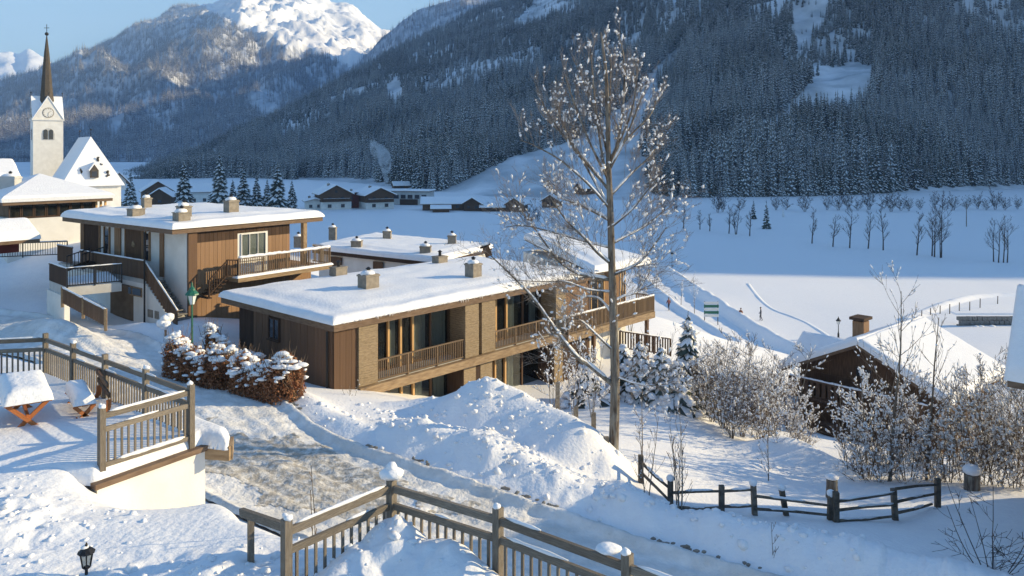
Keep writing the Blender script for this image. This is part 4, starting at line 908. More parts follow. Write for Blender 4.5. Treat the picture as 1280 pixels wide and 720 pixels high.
# tower
tw = Vector((-91.6,157.5,0)); hw_ = 2.55; zt_ = 5.5
def tp(a, b, z): v = tw+gd*a+rd_*b; return (v.x,v.y,z)
m = MB(); sq = [(-hw_,-hw_),(hw_,-hw_),(hw_,hw_),(-hw_,hw_)]
m.ploy3([tp(a,b,-12) for a,b in sq],[tp(a,b,zt_) for a,b in sq]); m.build('tower_wall', M['plaster'], ch)
m = MB(); q_ = hw_+.2; m.ploy3([tp(a*q_/hw_,b*q_/hw_,zt_) for a,b in sq],[tp(a*q_/hw_,b*q_/hw_,zt_+.25) for a,b in sq]); m.build('tower_cornice', M['plaster'], ch)
zg = 10.2
for s_,(ax1,ax2) in enumerate((((1,0),(0,-1)),((0,1),(1,0)),((1,0),(0,1)),((0,1),(-1,0)))):
    P = [(-hw_,zt_+.25),(hw_,zt_+.25),(.0,zg)]
    f_ = [tp(ax1[0]*a+ax2[0]*hw_,ax1[1]*a+ax2[1]*hw_,z) for a,z in P]; b_ = [tp(ax1[0]*a*.2+ax2[0]*.2,ax1[1]*a*.2+ax2[1]*.2,z) for a,z in P]
    m = MB(); m.ploy3(f_, b_); g_o = m.build('tower_gable', M['plaster'], ch)
    m = MB()
    for sg in (-1,1):
        a0 = tp(ax1[0]*sg*hw_*1.06+ax2[0]*hw_*1.05,ax1[1]*sg*hw_*1.06+ax2[1]*hw_*1.05,zt_+.3); a1 = tp(ax2[0]*hw_*1.05,ax2[1]*hw_*1.05,zg+.15); c1 = tp(0,0,zg+.15)
        m.add([a0,a1,c1,tuple(Vector(a0)-Vector((0,0,.25))),tuple(Vector(a1)-Vector((0,0,.25)))], [(0,1,2),(0,3,4,1)])
    m.build('gable_snow', M['snow'], g_o)
    q = Vector(tp(ax2[0]*hw_*1.05,ax2[1]*hw_*1.05,zg)); m = MB(); m.tube([q,q+Vector((0,0,.8))],.05,5); m.lump(tuple(q+Vector((0,0,.8))),.15,1); m.build('finial', M['metal_dark'], g_o)
# clock on the two gables that show
def disc(c, ax1, n_, r, d, k=20):
    m = MB(); ax1 = Vector(ax1); n_ = Vector(n_); up = Vector((0,0,1)); c = Vector(c)
    ring = [c+ax1*math.cos(6.283*i/k)*r+up*math.sin(6.283*i/k)*r for i in range(k)]; m.ploy3(ring, [p+n_*d for p in ring]); return m
for ax1,n_ in ((gd,-rd_),(rd_,-gd)):
    c = tw+n_*(hw_-.02)+Vector((0,0,7.0)); d_ = disc(c,ax1,n_,1.0,.06).build('clock', M['zinc'], ch); disc(c+n_*.06,ax1,n_,.86,.03).build('clock_face', M['plaster'], d_)
    m = MB(); e = c+n_*.11
    for an in [i*math.pi/6 for i in range(12)]:
        dv_ = ax1*math.sin(an)+Vector((0,0,1))*math.cos(an); m.beam(e+dv_*.66,e+dv_*.82,.07,.03)
    m.beam(e,e+ax1*.5+Vector((0,0,.35)),.08,.03); m.beam(e,e+Vector((0,0,-.66))-ax1*.05,.07,.03); m.build('clock_hands', M['metal_dark'], d_)
# spire
m = MB(); k = 8; prof_ = [(1.45,8.6),(1.2,10.2),(1.0,12.5),(.76,15.5),(.5,18.7),(.1,22.2)]; rings = []
for r_,z in prof_: rings += [tp(r_*math.cos(6.283*(i+.5)/k),r_*math.sin(6.283*(i+.5)/k),z) for i in range(k)]
m.add(rings, [(j*k+i,j*k+(i+1)%k,(j+1)*k+(i+1)%k,(j+1)*k+i) for j in range(len(prof_)-1) for i in range(k)]); m.build('spire', M['shingle'], ch)
m = MB(); q = Vector(tp(0,0,22.1)); m.tube([q,q+Vector((0,0,2.4))],.06,5); m.lump(tuple(q+Vector((0,0,.5))),.36,1,.02,2); m.beam(q+Vector((-.5,0,1.7)),q+Vector((.5,0,1.7)),.09,.09); m.build('cross', M['metal_dark'], ch)
def arch(face_o, ax1, n_, w_, h_, mt, parent, nm):
    P = [(-w_/2,0),(w_/2,0),(w_/2,h_-w_/2)]+[(w_/2*math.cos(a),h_-w_/2+w_/2*math.sin(a)) for a in (.6,1.2,1.57,1.9,2.5)]+[(-w_/2,h_-w_/2)]
    m = MB(); f_ = [Vector(face_o)+Vector(ax1)*a+Vector((0,0,z)) for a,z in P]; m.ploy3(f_, [p+Vector(n_)*.05 for p in f_]); return m.build(nm, mt, parent)
for ax1,n_ in ((gd,-rd_),(rd_,-gd)):
    c = tw+n_*(hw_+.0); a = arch(c+Vector((0,0,1.7)),ax1,n_,2.1,2.3,M['plaster_grey'],ch,'belfry_window')
    for s_ in (-.46,.46): arch(c+n_*.06+Vector(ax1)*s_+Vector((0,0,1.85)),ax1,n_,.72,1.9,M['dark_glass'],a,'arched_opening')
# ------------------------------------------------------------------ near terraces of snow
def poly_sd(x, y, P):
    d = np.full(np.shape(x), 1e9)
    for i in range(len(P)):
        ax,ay = P[i-1]; bx,by = P[i]; t = np.clip(((x-ax)*(bx-ax)+(y-ay)*(by-ay))/((bx-ax)**2+(by-ay)**2+1e-12),0,1)
        d = np.minimum(d, np.hypot(x-ax-t*(bx-ax), y-ay-t*(by-ay)))
    return np.where(inpoly(x, y, P), d, -d)
W0 = Vector((-6.95,13.28,0)); W1 = Vector((-5.82,14.98,0))
DECK = [(-16,13.1),(W0.x,W0.y),(W1.x,W1.y),(-5.3,14.85),(-5.45,15.35),(-11.1,19.85),(-16,19.4)]
SLOPE = [(-16,5.8),(-16,14.2),(-7.5,13.75),(-7.12,13.3),(W0.x,W0.y),(W1.x+.02,W1.y),(-5.0,13.4),(-3.95,11.7),(-3.1,11.05),(-2.3,11.0),(-1.55,11.1),(0.0,10.05),(1.45,9.0),(3.4,7.2),(3.4,5.8)]
def deck_z(x, y):
    return -5.3+.03*fbm(x,y,1.3,3,61)+.10*gauss(x,y,-8.6,18.2,1.5,.8,-.7)*(1+fbm(x,y,.5,3,8)*2)+.05*gauss(x,y,-7.4,13.9,.8,.5,.9)
def seg_d(x, y, a, b):
    t = np.clip(((x-a[0])*(b[0]-a[0])+(y-a[1])*(b[1]-a[1]))/((b[0]-a[0])**2+(b[1]-a[1])**2),0,1)
    return np.hypot(x-a[0]-t*(b[0]-a[0]), y-a[1]-t*(b[1]-a[1])), t
FA, FB, FC_, FD, FE = (-2.65,9.40),(-1.60,10.62),(-.17,9.70),(1.24,8.60),(2.75,7.38)
def slope_rough(x, y):
    d1,_ = seg_d(x,y,FA,FB); d2,_ = seg_d(x,y,FB,FC_); d3,_ = seg_d(x,y,FC_,FE)
    ins = sstep(.15,-.1,poly_sd(x,y,[FA,FB,FC_,FE,(3,5),(-3,5)])*-1)
    a = np.clip(gauss(x,y,-4.1,9.7,1.7,.8,.2)+.9*gauss(x,y,-7.3,11.2,1.3,1.0,.3)+.7*gauss(x,y,-8.6,12.3,.8,.8)+.8*gauss(x,y,-6.5,9.2,1.3,.5),0,1)
    return a, np.minimum(np.minimum(d1,d2),d3), d1, d2, d3, ins
def slope_z(x, y):
    a, dm, d1, d2, d3, ins = slope_rough(x, y)
    z = -5.3-1.85*np.exp(-((x-W1.x)**2+(y-W1.y)**2)/1.9**2)*sstep(-7.7,-6.2,x)+.02*fbm(x,y,1.5,3,62)
    z = z+a*(.02+.30*fbm(x,y,.9,4,19,.58)+.06*abs(fbm(x,y,.3,2,7)))
    heap = np.maximum(np.maximum(.52*gauss(x,y,-1.5,10.25,.6,.5),.36*np.exp(-(np.maximum(d2-.1,0)/.6)**2)*sstep(.4,-.8,x)),np.maximum(.30*np.exp(-(np.maximum(d1-.15,0)/.5)**2)*sstep(-2.7,-1.9,x),.12*np.exp(-(d3/.6)**2)))+.12*gauss(x,y,-1.3,9.3,.8,.6)
    z = z+heap*ins*(1+.35*fbm(x,y,.6,4,23,.6))
    return z
def patch(name, P, zf_, x0, x1, y0, y1, st, edge=.3, mt='snow', drop=3.2, mg=.2):
    X, Y = np.meshgrid(np.arange(x0,x1,st), np.arange(y0,y1,st)); d = poly_sd(X,Y,P); q = np.clip((d+.02)/edge,0,1)
    lim = -mg*.5; e_ = .004
    gx = (poly_sd(X+e_,Y,P)-d)/e_; gy = (poly_sd(X,Y+e_,P)-d)/e_; keep = d > -mg; mv = np.where(d < lim, lim-d, 0)*(d > -3*mg)
    X = X+gx*mv; Y = Y+gy*mv; d = np.maximum(d, lim); keep = poly_sd(X,Y,P) > lim-.012; q = np.clip((d+.02)/edge,0,1)
    Z = zf_(X,Y)-.22*(1-np.sqrt(1-(1-q)**2))-drop*sstep(.0,-.09,d+.02)
    return tag(grid_mesh(name, X, Y, Z, [M[mt]], keep=keep), kind='structure')
patch('terrace_snow', DECK, deck_z, -16, -4.6, 12.8, 20, .04, .2, 'snow', .25, .1)
patch('foreground_snow', SLOPE, slope_z, -13, 3.7, 5.8, 15.2, .045, .35)
tr = thing('terrace', 'white walled terrace edge with brown edge boards under a lip of snow', 'terrace', (-6,13.2,-9))
nW = Vector((W1-W0)).normalized(); oW = Vector((nW.y,-nW.x,0))
m = MB(); a = W0+oW*.12; b = W1+oW*.12
m.ploy3([(a.x,a.y,-9.5),(b.x,b.y,-9.5),(b.x-oW.x*.3+.0,b.y-oW.y*.3,-9.5),(a.x-oW.x*.3,a.y-oW.y*.3,-9.5)],[(a.x,a.y,-5.62),(b.x,b.y,-5.62),(b.x-oW.x*.3,b.y-oW.y*.3,-5.62),(a.x-oW.x*.3,a.y-oW.y*.3,-5.62)]); m.build('wall', M['plaster'], tr)
m = MB(); m.beam(W0+oW*.10-nW*.06+Vector((0,0,-5.57)), W1+oW*.10+nW*.03+Vector((0,0,-5.57)), .16, .09); m.build('edge_board', M['fascia'], tr)
m = MB(); m.beam(W1+oW*.06+Vector((0,0,-5.66)), Vector((-5.24,14.86,-5.66)), .06, .26); m.build('edge_board', M['beam'], tr)
m = MB(); m.beam(Vector((-5.23,14.89,-5.66)), Vector((-5.38,15.38,-5.66)), .06, .26); m.build('edge_board', M['beam'], tr)
m = MB(); m.prism([(-11,13.6),(W0.x+.0,W0.y+.25),(W1.x-.15,W1.y+.1),(-5.38,14.95),(-5.5,15.3),(-11.05,19.6)], -5.75, -5.56); m.build('deck', M['wood_grey'], tr)
# ------------------------------------------------------------------ timber railings
def timber_fence(o, pts, ztop, zbot, gap=.135, mids=None, capsn=1.0):
    """pts: plan corner posts; top rail, second rail, balusters, bottom rail"""
    mt = M['wood_grey']; pts = [Vector((*p,0)) for p in pts]; up = Vector((0,0,1))
    for i,(p,q) in enumerate(zip(pts[:-1],pts[1:])):
        zt0,zt1 = ztop[i],ztop[i+1]; zb0,zb1 = zbot[i],zbot[i+1]; d = q-p; L = d.length; rz = math.atan2(d.y,d.x); n_ = Vector((d.y,-d.x,0)).normalized()
        P0, P1 = p+d*(.05/L), q-d*(.05/L)
        pbeam('top_rail', mt, o, P0+up*(zt0-.10)+n_*.005, P1+up*(zt1-.10)+n_*.005, .045, .095)
        pbeam('second_rail', mt, o, P0+up*(zt0-.33), P1+up*(zt1-.33), .045, .085)
        pbeam('bottom_rail', mt, o, P0+up*(zb0+.09), P1+up*(zb1+.09), .045, .08)
        n = int(L/gap)
        for k in range(1,n):
            f = k/n; zt_ = zt0+(zt1-zt0)*f-.36; zb_ = zb0+(zb1-zb0)*f+.11; c = p+d*f+n_*.012
            piece('baluster', mt, o, (c.x,c.y,(zt_+zb_)/2), (.034,.026,zt_-zb_), rz)
        # snow lying along the rails
        k = max(4,int(L/.12)); m = MB()
        for zo,rr_,pr in ((-.04,.026,.55),(-.27,.022,.42),(.13,.04,.8)):
            run = []
            for j in range(k+1):
                f = j/k; on = (vnoise(np.array([p.x*3+f*L*1.4+zo*50]), np.array([p.y]), 5)[0]+.5) < pr
                if on and .02<f<.98: run.append(p+d*f+up*((zt0+(zt1-zt0)*f if zo<.1 else zb0+(zb1-zb0)*f)+zo))
                if (not on or j==k) and len(run) > 2:
                    m.tube(run, [rr_*(.35 if e in (0,len(run)-1) else random.uniform(.75,1.15)) for e in range(len(run))], 6); run = []
                elif not on: run = []
        if m.v: m.build('rail_snow', M['snow'], o, True)
    for i,p in enumerate(pts+[Vector((*q,0)) for q in (mids or [])]):
        if i < len(pts): a,b = ztop[i]+.05,zbot[i]-.3
        else:
            dd = [((p-(pts[j]+pts[j+1])/2).length,j) for j in range(len(pts)-1)]; j = min(dd)[1]; f = (p-pts[j]).length/(pts[j+1]-pts[j]).length
            a = ztop[j]+(ztop[j+1]-ztop[j])*f+.05; b = zbot[j]+(zbot[j+1]-zbot[j])*f-.3
        j = min(i,len(pts)-2) if i < len(pts) else j; d = pts[j+1]-pts[j]
        po = piece('post', mt, o, (p.x,p.y,(a+b)/2), (.1,.1,a-b), math.atan2(d.y,d.x))
        if random.random() < capsn:
            m = MB(); s_ = random.uniform(.6,1.0); m.lump((p.x+random.uniform(-.02,.02),p.y,a+.02*s_), (.082*s_,.082*s_,.055*s_), sub=2, jit=.16); m.lump((p.x-.02,p.y+.01,a+.05*s_),(.05*s_,.045*s_,.04*s_),sub=2,jit=.2); m.build('snow_cap', M['snow'], o, True)
f1 = thing('terrace_railing', 'weathered timber railing round the upper terrace with the picnic table', 'railing', (-8.5,16.9,-5.5))
K = [(-13.0,18.55),(-11.05,18.95),(-5.93,14.78),(-6.90,13.45)]
timber_fence(f1, K, [-4.42,-4.42,-4.40,-4.40], [-5.42,-5.42,-5.42,-5.42], .112, [tuple(Vector(K[1])+(Vector(K[2])-Vector(K[1]))*f) for f in (.23,.47,.74)], .8)
f2 = thing('corner_railing', 'weathered timber railing round the lower terrace corner filled with shovelled snow', 'railing', (-1.6,10.6,-5.5))
timber_fence(f2, [FA,FB,FC_,FD,FE], [-4.40,-4.40,-4.40,-4.40,-4.40], [-5.42]*5, .125, None, .9)
m = MB(); m.lump((FB[0],FB[1],-4.31),(.17,.15,.075),sub=2,jit=.14); m.lump((FB[0],FB[1],-4.25),(.075,.075,.1),sub=2,jit=.12); m.build('snow_cap', M['snow'], f2, True)
m = MB(); m.lump((FC_[0]+1.22,FC_[1]-.93,-4.38),(.15,.13,.045),sub=2,jit=.12); m.build('snow_cap', M['snow'], f2, True)
f3 = thing('low_rail', 'short low wooden rail on a single post left of the corner railing', 'rail', (-3.3,10.2,-5.4))
piece('post', M['wood_grey'], f3, (-3.33,10.2,-5.05), (.075,.075,.75), .5); pbeam('rail', M['wood_grey'], f3, (-3.5,10.35,-4.7), (-2.7,9.48,-4.48), .06, .1)
# ------------------------------------------------------------------ picnic set
def pic_frame(o, c, ang, L, Wd, h, zg):
    d = Vector((math.cos(ang),math.sin(ang),0)); s_ = Vector((-d.y,d.x,0)); c = Vector(c); up = Vector((0,0,1)); mt = M['picnic']
    for i in range(4): pbeam('plank', mt, o, c+s_*((i-1.5)*Wd/4)-d*L/2+up*h, c+s_*((i-1.5)*Wd/4)+d*L/2+up*h, Wd/4-.012, .035)
    for e in (-1,1):
        k = c+d*(e*(L/2-.12)); pbeam('leg', mt, o, k+s_*(Wd*.42)+up*(h-.03), k-s_*(Wd*.42)+up*zg, .045, .075); pbeam('leg', mt, o, k-s_*(Wd*.42)+d*.05+up*(h-.03), k+s_*(Wd*.42)+d*.05+up*zg, .045, .075)
    pbeam('stretcher', mt, o, c-d*(L/2-.12)+up*(h*.45), c+d*(L/2-.12)+up*(h*.45), .05, .07)
    return d, s_, up
def slab_on(o, c, d, s_, L, Wd, z, th, seed, nm='snow_cover'):
    q = [c-d*L/2-s_*Wd/2,c+d*L/2-s_*Wd/2,c+d*L/2+s_*Wd/2,c-d*L/2+s_*Wd/2]
    snow_slab(o, [(v.x,v.y,z) for v in q], th, nm, nu=18, nv=12, seed=seed, step=0, edge=.16, over=.015, rough=.03)
pa = math.atan2(.81,-.58)
pt = thing('picnic_table', 'orange brown picnic table under a thick pillow of snow', 'table', (-9.45,15.95,-5.35))
c = Vector((-9.62,15.8,-5.35)); d,s_,up = pic_frame(pt, c, pa, 1.55, .8, .52, -.15); slab_on(pt, c, d, s_, 1.58, .82, -4.81, .27, 41)
def bench(lb, c, curved):
    o = thing('picnic_bench', lb, 'bench', c); c = Vector(c); d = Vector((math.cos(pa),math.sin(pa),0)); s_ = Vector((-d.y,d.x,0)); up = Vector((0,0,1)); mt = M['picnic']
    for i in range(3): pbeam('plank', mt, o, c+s_*((i-1)*.13)-d*.68+up*.3, c+s_*((i-1)*.13)+d*.68+up*.3, .12, .035)
    for e in (-1,1):
        k = c+d*(e*.6); pbeam('leg', mt, o, k+s_*.18+up*.28, k-s_*.2-up*.12, .045,.07); pbeam('leg', mt, o, k-s_*.18+up*.28, k+s_*.2-up*.12, .045,.07)
        if curved:
            m = MB(); arc = [k-s_*(.1)+up*(-.05)+(-s_*math.sin(t)*.34*1.0)+up*(.30-.34*math.cos(t)) for t in np.linspace(-.9,1.75,9)]
            for p_,q_ in zip(arc[:-1],arc[1:]): m.beam(p_,q_,.05,.09)
            m.build('curved_end', mt, o)
    if curved:
        for zz,oo in ((.62,.40),(.42,.43)): pbeam('back_rail', M['board'], o, c-s_*oo-d*.7+up*zz, c-s_*oo+d*.7+up*zz, .04, .09)
    slab_on(o, c, d, s_, 1.36, .4, c.z+.32, .2, 43)
bench('picnic bench with curved back on the right of the snowy table', (-8.8,16.3,-5.35), True)
bench('picnic bench on the near left side of the snowy table', (-10.25,14.95,-5.35), False)
# ------------------------------------------------------------------ lanterns and lamps
ln = thing('garden_lantern', 'small black garden lantern standing in the foreground snow', 'lantern', (-5.32,10,-5.4))
m = MB(); m.tube([(-5.32,10,-5.9),(-5.32,10,-5.24)],.02,8); m.lathe((-5.32,10,-5.25),[(.03,0),(.05,.02),(.02,.04)],8); m.build('stem', M['metal_dark'], ln)
m = MB(); m.lathe((-5.32,10,-5.21),[(.045,0),(.075,.16),(.074,.165)],6); m.build('glass', M['glass'], ln)
for i in range(6):
    a = 6.283*i/6; m = MB(); m.beam((-5.32+.05*math.cos(a),10+.05*math.sin(a),-5.22),(-5.32+.082*math.cos(a),10+.082*math.sin(a),-5.04),.012,.012); m.build('bar', M['metal_dark'], ln)
m = MB(); m.lathe((-5.32,10,-5.05),[(.1,0),(.105,.015),(.06,.055),(.03,.07),(.012,.085),(.018,.1),(.006,.13)],10); m.build('cap', M['metal_dark'], ln)
m = MB(); m.lump((-5.34,10,-4.98),(.05,.05,.02),sub=2,jit=.1); m.build('snow_cap', M['snow'], ln, True)
def lamp_post(lb, x, y, z, h, mt, big=1.0, nm='street_lamp'):
    o = thing(nm, lb, 'street lamp', (x,y,z)); m = MB()
    m.lathe((x,y,z-.4),[(.11*big,0),(.1*big,.8),(.06*big,.9),(.045*big,1.1),(.035*big,h+.35)],8); m.build('pole', mt, o)
    m = MB(); m.lathe((x,y,z+h-.08),[(.1*big,0),(.19*big,.42),(.18*big,.43)],6); m.build('lamp_glass', M['curtain'], o)
    m = MB()
    for i in range(6): a = 6.283*i/6; m.beam((x+.1*big*math.cos(a),y+.1*big*math.sin(a),z+h-.08),(x+.2*big*math.cos(a),y+.2*big*math.sin(a),z+h+.36),.02,.02)
    m.build('lamp_frame', mt, o)
    m = MB(); m.lathe((x,y,z+h+.34),[(.27*big,0),(.25*big,.06),(.13*big,.2),(.12*big,.26),(.05*big,.36),(.03*big,.5),(.005,.56)],8); m.build('lamp_roof', mt, o)
    return o
q = G(240,447,35.6); lamp_post('green street lamp with glass head beside the snowy hedge', q[0],q[1],zt(q[0],q[1]), 2.75, M['green_paint'], 1.15)
q = Gz(840,343,-23); lamp_post('slim dark street lamp on the meadow above the ploughed path', q[0],q[1],q[2], 3.4, M['metal_dark'], 1.3)
q = Gz(1048,421,-22.9); lamp_post('dark street lamp rising behind the barn roof left of its chimney', q[0],q[1],q[2], 1.6, M['metal_dark'], 1.2)
# ------------------------------------------------------------------ beech hedges
def hedge(lb, pts, wd, ht, n, seed, nsnow):
    rd = random.Random(seed); pts = [Vector(p) for p in pts]; o = thing('beech_hedge', lb, 'hedge', tuple(pts[0])); Ls = [(b-a).length for a,b in zip(pts[:-1],pts[1:])]; tot = sum(Ls)
    def along(f):
        s_ = f*tot
        for (a,b),l in zip(zip(pts[:-1],pts[1:]),Ls):
            if s_ <= l: return a+(b-a)*(s_/l), (b-a).normalized()
            s_ -= l
        return pts[-1], (pts[-1]-pts[-2]).normalized()
    m = MB(); tw_ = MB(); sn = MB()
    prof = lambda f: 1+.16*math.sin(f*tot*2.1+seed)+.1*math.sin(f*tot*5.3)
    for i in range(n):
        f = rd.random(); p,d = along(f); s_ = Vector((-d.y,d.x,0)); a = rd.uniform(0,math.pi); q = rd.uniform(.55,1.0)**.6; H = ht*prof(f)
        end = min(1, .35+min(f,1-f)*tot/.45)
        c = p+s_*(math.cos(a)*wd*q*end)+Vector((0,0,.05+math.sin(a)*H*q*end if rd.random()<.6 else rd.random()*H*.8))
        l = rd.uniform(.035,.07); u = Vector((rd.gauss(0,1),rd.gauss(0,1),rd.gauss(0,1))).normalized()*l; v = u.cross(Vector((rd.gauss(0,1),rd.gauss(0,1),rd.gauss(0,1)))).normalized()*l*.6
        m.add([c-u,c+v,c+u,c-v],[(0,1,2,3)])
    for i in range(int(n/24)):
        f = rd.random(); p,d = along(f); s_ = Vector((-d.y,d.x,0)); e = p+s_*rd.uniform(-wd,wd)*.95+Vector((0,0,ht*prof(f)*rd.uniform(.6,1.2))); tw_.tube([p+s_*rd.uniform(-.1,.1),(p+e)/2+Vector((rd.uniform(-.1,.1),0,.1)),e],[.012,.009,.005],3)
    for i in range(nsnow):
        f = rd.random(); p,d = along(f); s_ = Vector((-d.y,d.x,0)); a = rd.gauss(math.pi/2,.5); r_ = rd.uniform(.035,.125)
        c = p+s_*(math.cos(a)*wd*1.0)+Vector((0,0,math.sin(a)*ht*prof(f)*rd.uniform(.88,1.05)))
        sn.lump(c, (r_*rd.uniform(.8,1.3),r_*rd.uniform(.8,1.3),r_*.6), sub=1, jit=.3)
    for i in range(int(tot*26)):
        f = rd.random(); p,d = along(f); s_ = Vector((-d.y,d.x,0)); q_ = rd.gauss(0,.42); r_ = rd.uniform(.09,.2)
        c = p+s_*(q_*wd)+Vector((0,0,ht*prof(f)*math.sqrt(max(.1,1-q_*q_))*rd.uniform(.93,1.02)-.02)); ang = math.atan2(d.y,d.x)
        sn.lump(c, (r_*rd.uniform(.9,1.6),r_*rd.uniform(.8,1.3),r_*.42), sub=2, jit=.16)
    tag(m.build('leaves', M['beech'], o), kind='stuff'); tag(tw_.build('twigs', M['twig'], o), kind='stuff'); tag(sn.build('snow', M['snow'], o, True), kind='stuff')
    return o
def onground(L_): return [(x,y,zt(x,y)) for x,y,_ in (G(*q) for q in L_)]
hedge('russet beech hedge topped with snow left of the garden gap', onground([(214,462,33.6),(255,472,32.6),(290,484,31.6)]), .75, 1.5, 11000, 1, 240)
hedge('russet beech hedge topped with snow in front of the brown house corner', onground([(298,484,31.4),(335,497,30.4),(370,510,29.5)]), .75, 1.45, 11000, 2, 240)
hedge('dark russet shrub with snow behind the green street lamp', onground([(258,442,36.2),(282,440,36.0)]), .5, 1.5, 2600, 3, 90)
hedge('small bare russet shrub against the brown boarded wall', onground([(306,447,36.8),(325,452,36.0)]), .35, .9, 900, 4, 30)
sb = thing('snow_ball_shrub', 'round shrub wrapped in a ball of snow at the foot of the steps', 'shrub', (*G(207,414,38.3)[:2],G(207,414,38.3)[2]))
q = Vector(G(207,402,38.3)); m = MB()
for i in range(14): m.lump(tuple(q+Vector((random.uniform(-.16,.16),random.uniform(-.16,.16),random.uniform(-.2,.22)))), random.uniform(.16,.26), .9, .15, 2)
m.build('snow', M['snow'], sb, True); m = MB(); m.tube([q-Vector((0,0,.9)),q],.05,5); m.build('stem', M['twig'], sb)
# ------------------------------------------------------------------ rough snow lumps thrown up by the plough and shovels
def clods(name, n, xr, yr, wf, zf_, rr, seed, sub=1):
    rg = np.random.default_rng(seed); x = rg.uniform(*xr,n*14); y = rg.uniform(*yr,n*14); w_ = wf(x,y); k = rg.random(n*14) < w_; x,y = x[k][:n],y[k][:n]; z = zf_(x,y); m = MB()
    for a,b,c in zip(x,y,z):
        r_ = rr[0]+(rr[1]-rr[0])*random.random()**2.5; m.lump((a,b,c-r_*.12), (r_*random.uniform(.8,1.3),r_*random.uniform(.8,1.3),r_*random.uniform(.6,.95)), jit=.3, sub=sub)
    tag(m.build(name, M['snow'], None, True), 'loose lumps of ploughed snow', kind='stuff')
def wbank(x, y):
    sd, al = road_sd(x,y); return np.clip(np.exp(-((sd-4.6)/1.1)**2)*sstep(.42,.5,al)*(1-sstep(.72,.78,al))+.55*gauss(x,y,-1.3,30,3,2.2,.35)+.5*gauss(x,y,1.6,28,2,1.6)+.9*gauss(x,y,-21.0,37.3,3.0,1.0,-.55)+.5*gauss(x,y,-5.5,29.3,2.5,1.3),0,1)
clods('snow_lumps', 800, (-26,10), (19,40), wbank, ground_z, (.035,.15), 5)
clods('shovelled_lumps', 420, (-11,3), (7,13.3), lambda x,y: np.where(poly_sd(x,y,SLOPE)>.15, np.clip(slope_rough(x,y)[0]*.8+.55*np.exp(-(slope_rough(x,y)[1]/.5)**2)*slope_rough(x,y)[5],0,1), 0), slope_z, (.02,.075), 6, 2)
# ------------------------------------------------------------------ rustic rail fence at the right
rfz = thing('rail_fence', 'dark rustic rail fence with leaning posts along the garden edge', 'fence', G(945,640,25))
FP = [(801,603,569,26.2,0),(838,634,600,25,0),(902,642,607,25.2,0),(944,642,606,25,-.06),(985,643,612,25,-.2),(1037,652,619,24.5,.04),(1045,653,615,24.3,0),(1120,652,611,25.5,-.08),(1172,626,598,27,0)]
PP = []
for px,pb,ptp,Y,lean in FP:
    b = Vector(G(px,pb,Y)); t = Vector(G(px,ptp,Y)); b.z -= .35; t.x += lean; PP.append((b,t)); m = MB(); m.beam(b,t,.16,.15); o = m.build('post', M['wood_old'], rfz)
    if px in (838,1037,944,985): s_ = MB(); s_.lump(tuple(t+Vector((0,0,.06))),(.13,.13,.11),sub=2,jit=.1); s_.build('snow_cap', M['snow'], o, True)
for (x0,y0,x1,y1,a,b) in ((801,577,838,611,0,1),(802,591,836,625,0,1),(838,616,902,614,1,2),(848,634,902,634,1,2),(902,614,944,612,2,3),(905,633,944,632,2,3),(944,620,1037,632,3,5),(942,636,1037,644,3,5),(1045,627,1120,616,6,7),(1045,638,1120,631,6,7),(1045,651,1120,645,6,7),(1120,611,1172,606,7,8),(1122,627,1172,617,7,8),(1122,641,1165,630,7,8)):
    Ya = FP[a][3]-.06; Yb = FP[b][3]-.06; p_ = Vector(G(x0,y0,Ya)); q_ = Vector(G(x1,y1,Yb)); mid = (p_+q_)/2+Vector((0,0,random.uniform(-.06,.03)))
    m = MB(); m.tube([p_,mid,q_],[.05,.045,.04],6); o = m.build('rail', M['wood_old'], rfz)
    if random.random() < .7:
        s_ = MB(); k = 9; f0,f1 = sorted((random.uniform(0,.5),random.uniform(.5,1))); pts = []
        for j in range(k):
            f = f0+(f1-f0)*j/(k-1); e = p_+(mid-p_)*(2*f) if f < .5 else mid+(q_-mid)*(2*f-1); pts.append(e+Vector((0,0,.05)))
        s_.tube(pts,[.012]+[random.uniform(.025,.05) for _ in range(k-2)]+[.012],6); s_.build('rail_snow', M['snow'], o, True)
for px,pb,ptp,Y,lb in ((697,512,478,30.5,'grey fence post farthest up the slope behind the heap'),(720,541,508,29.3,'grey fence post second from the top behind the snow heap'),(742,563,516,28.3,'tall grey fence post left of the bare tree trunk'),(758,578,546,27.2,'short fence post leaning on the foot of the bare tree')):
    b = Vector(G(px,pb,Y)); t = Vector(G(px,ptp,Y)); b.z -= .4; m = MB(); m.beam(b,t,.16,.14); tag(m.build('fence_post', M['wood_grey']), lb, 'post', 'posts along the slope behind the heap')
def stump(lb, px, pb, ptp, Y, r):
    b = Vector(G(px,pb,Y)); h = (pb-ptp)/F*Y; o = thing('snowy_stump', lb, 'stump', tuple(b)); m = MB(); m.lathe((b.x,b.y,b.z-.3),[(r*1.1,0),(r,.3),(r*.95,h*.62+.3)],10); m.build('stump', M['bark'], o)
    m = MB(); m.lump((b.x,b.y,b.z+h*.78),(r*1.2,r*1.15,h*.2),sub=2,jit=.06); m.build('snow_cap', M['snow'], o, True)
stump('thick stump with a round snow cap beneath the right birches', 1215,614,580,29,.27); stump('low stump under a wide snow dome behind the rail fence', 1040,611,592,28,.2)
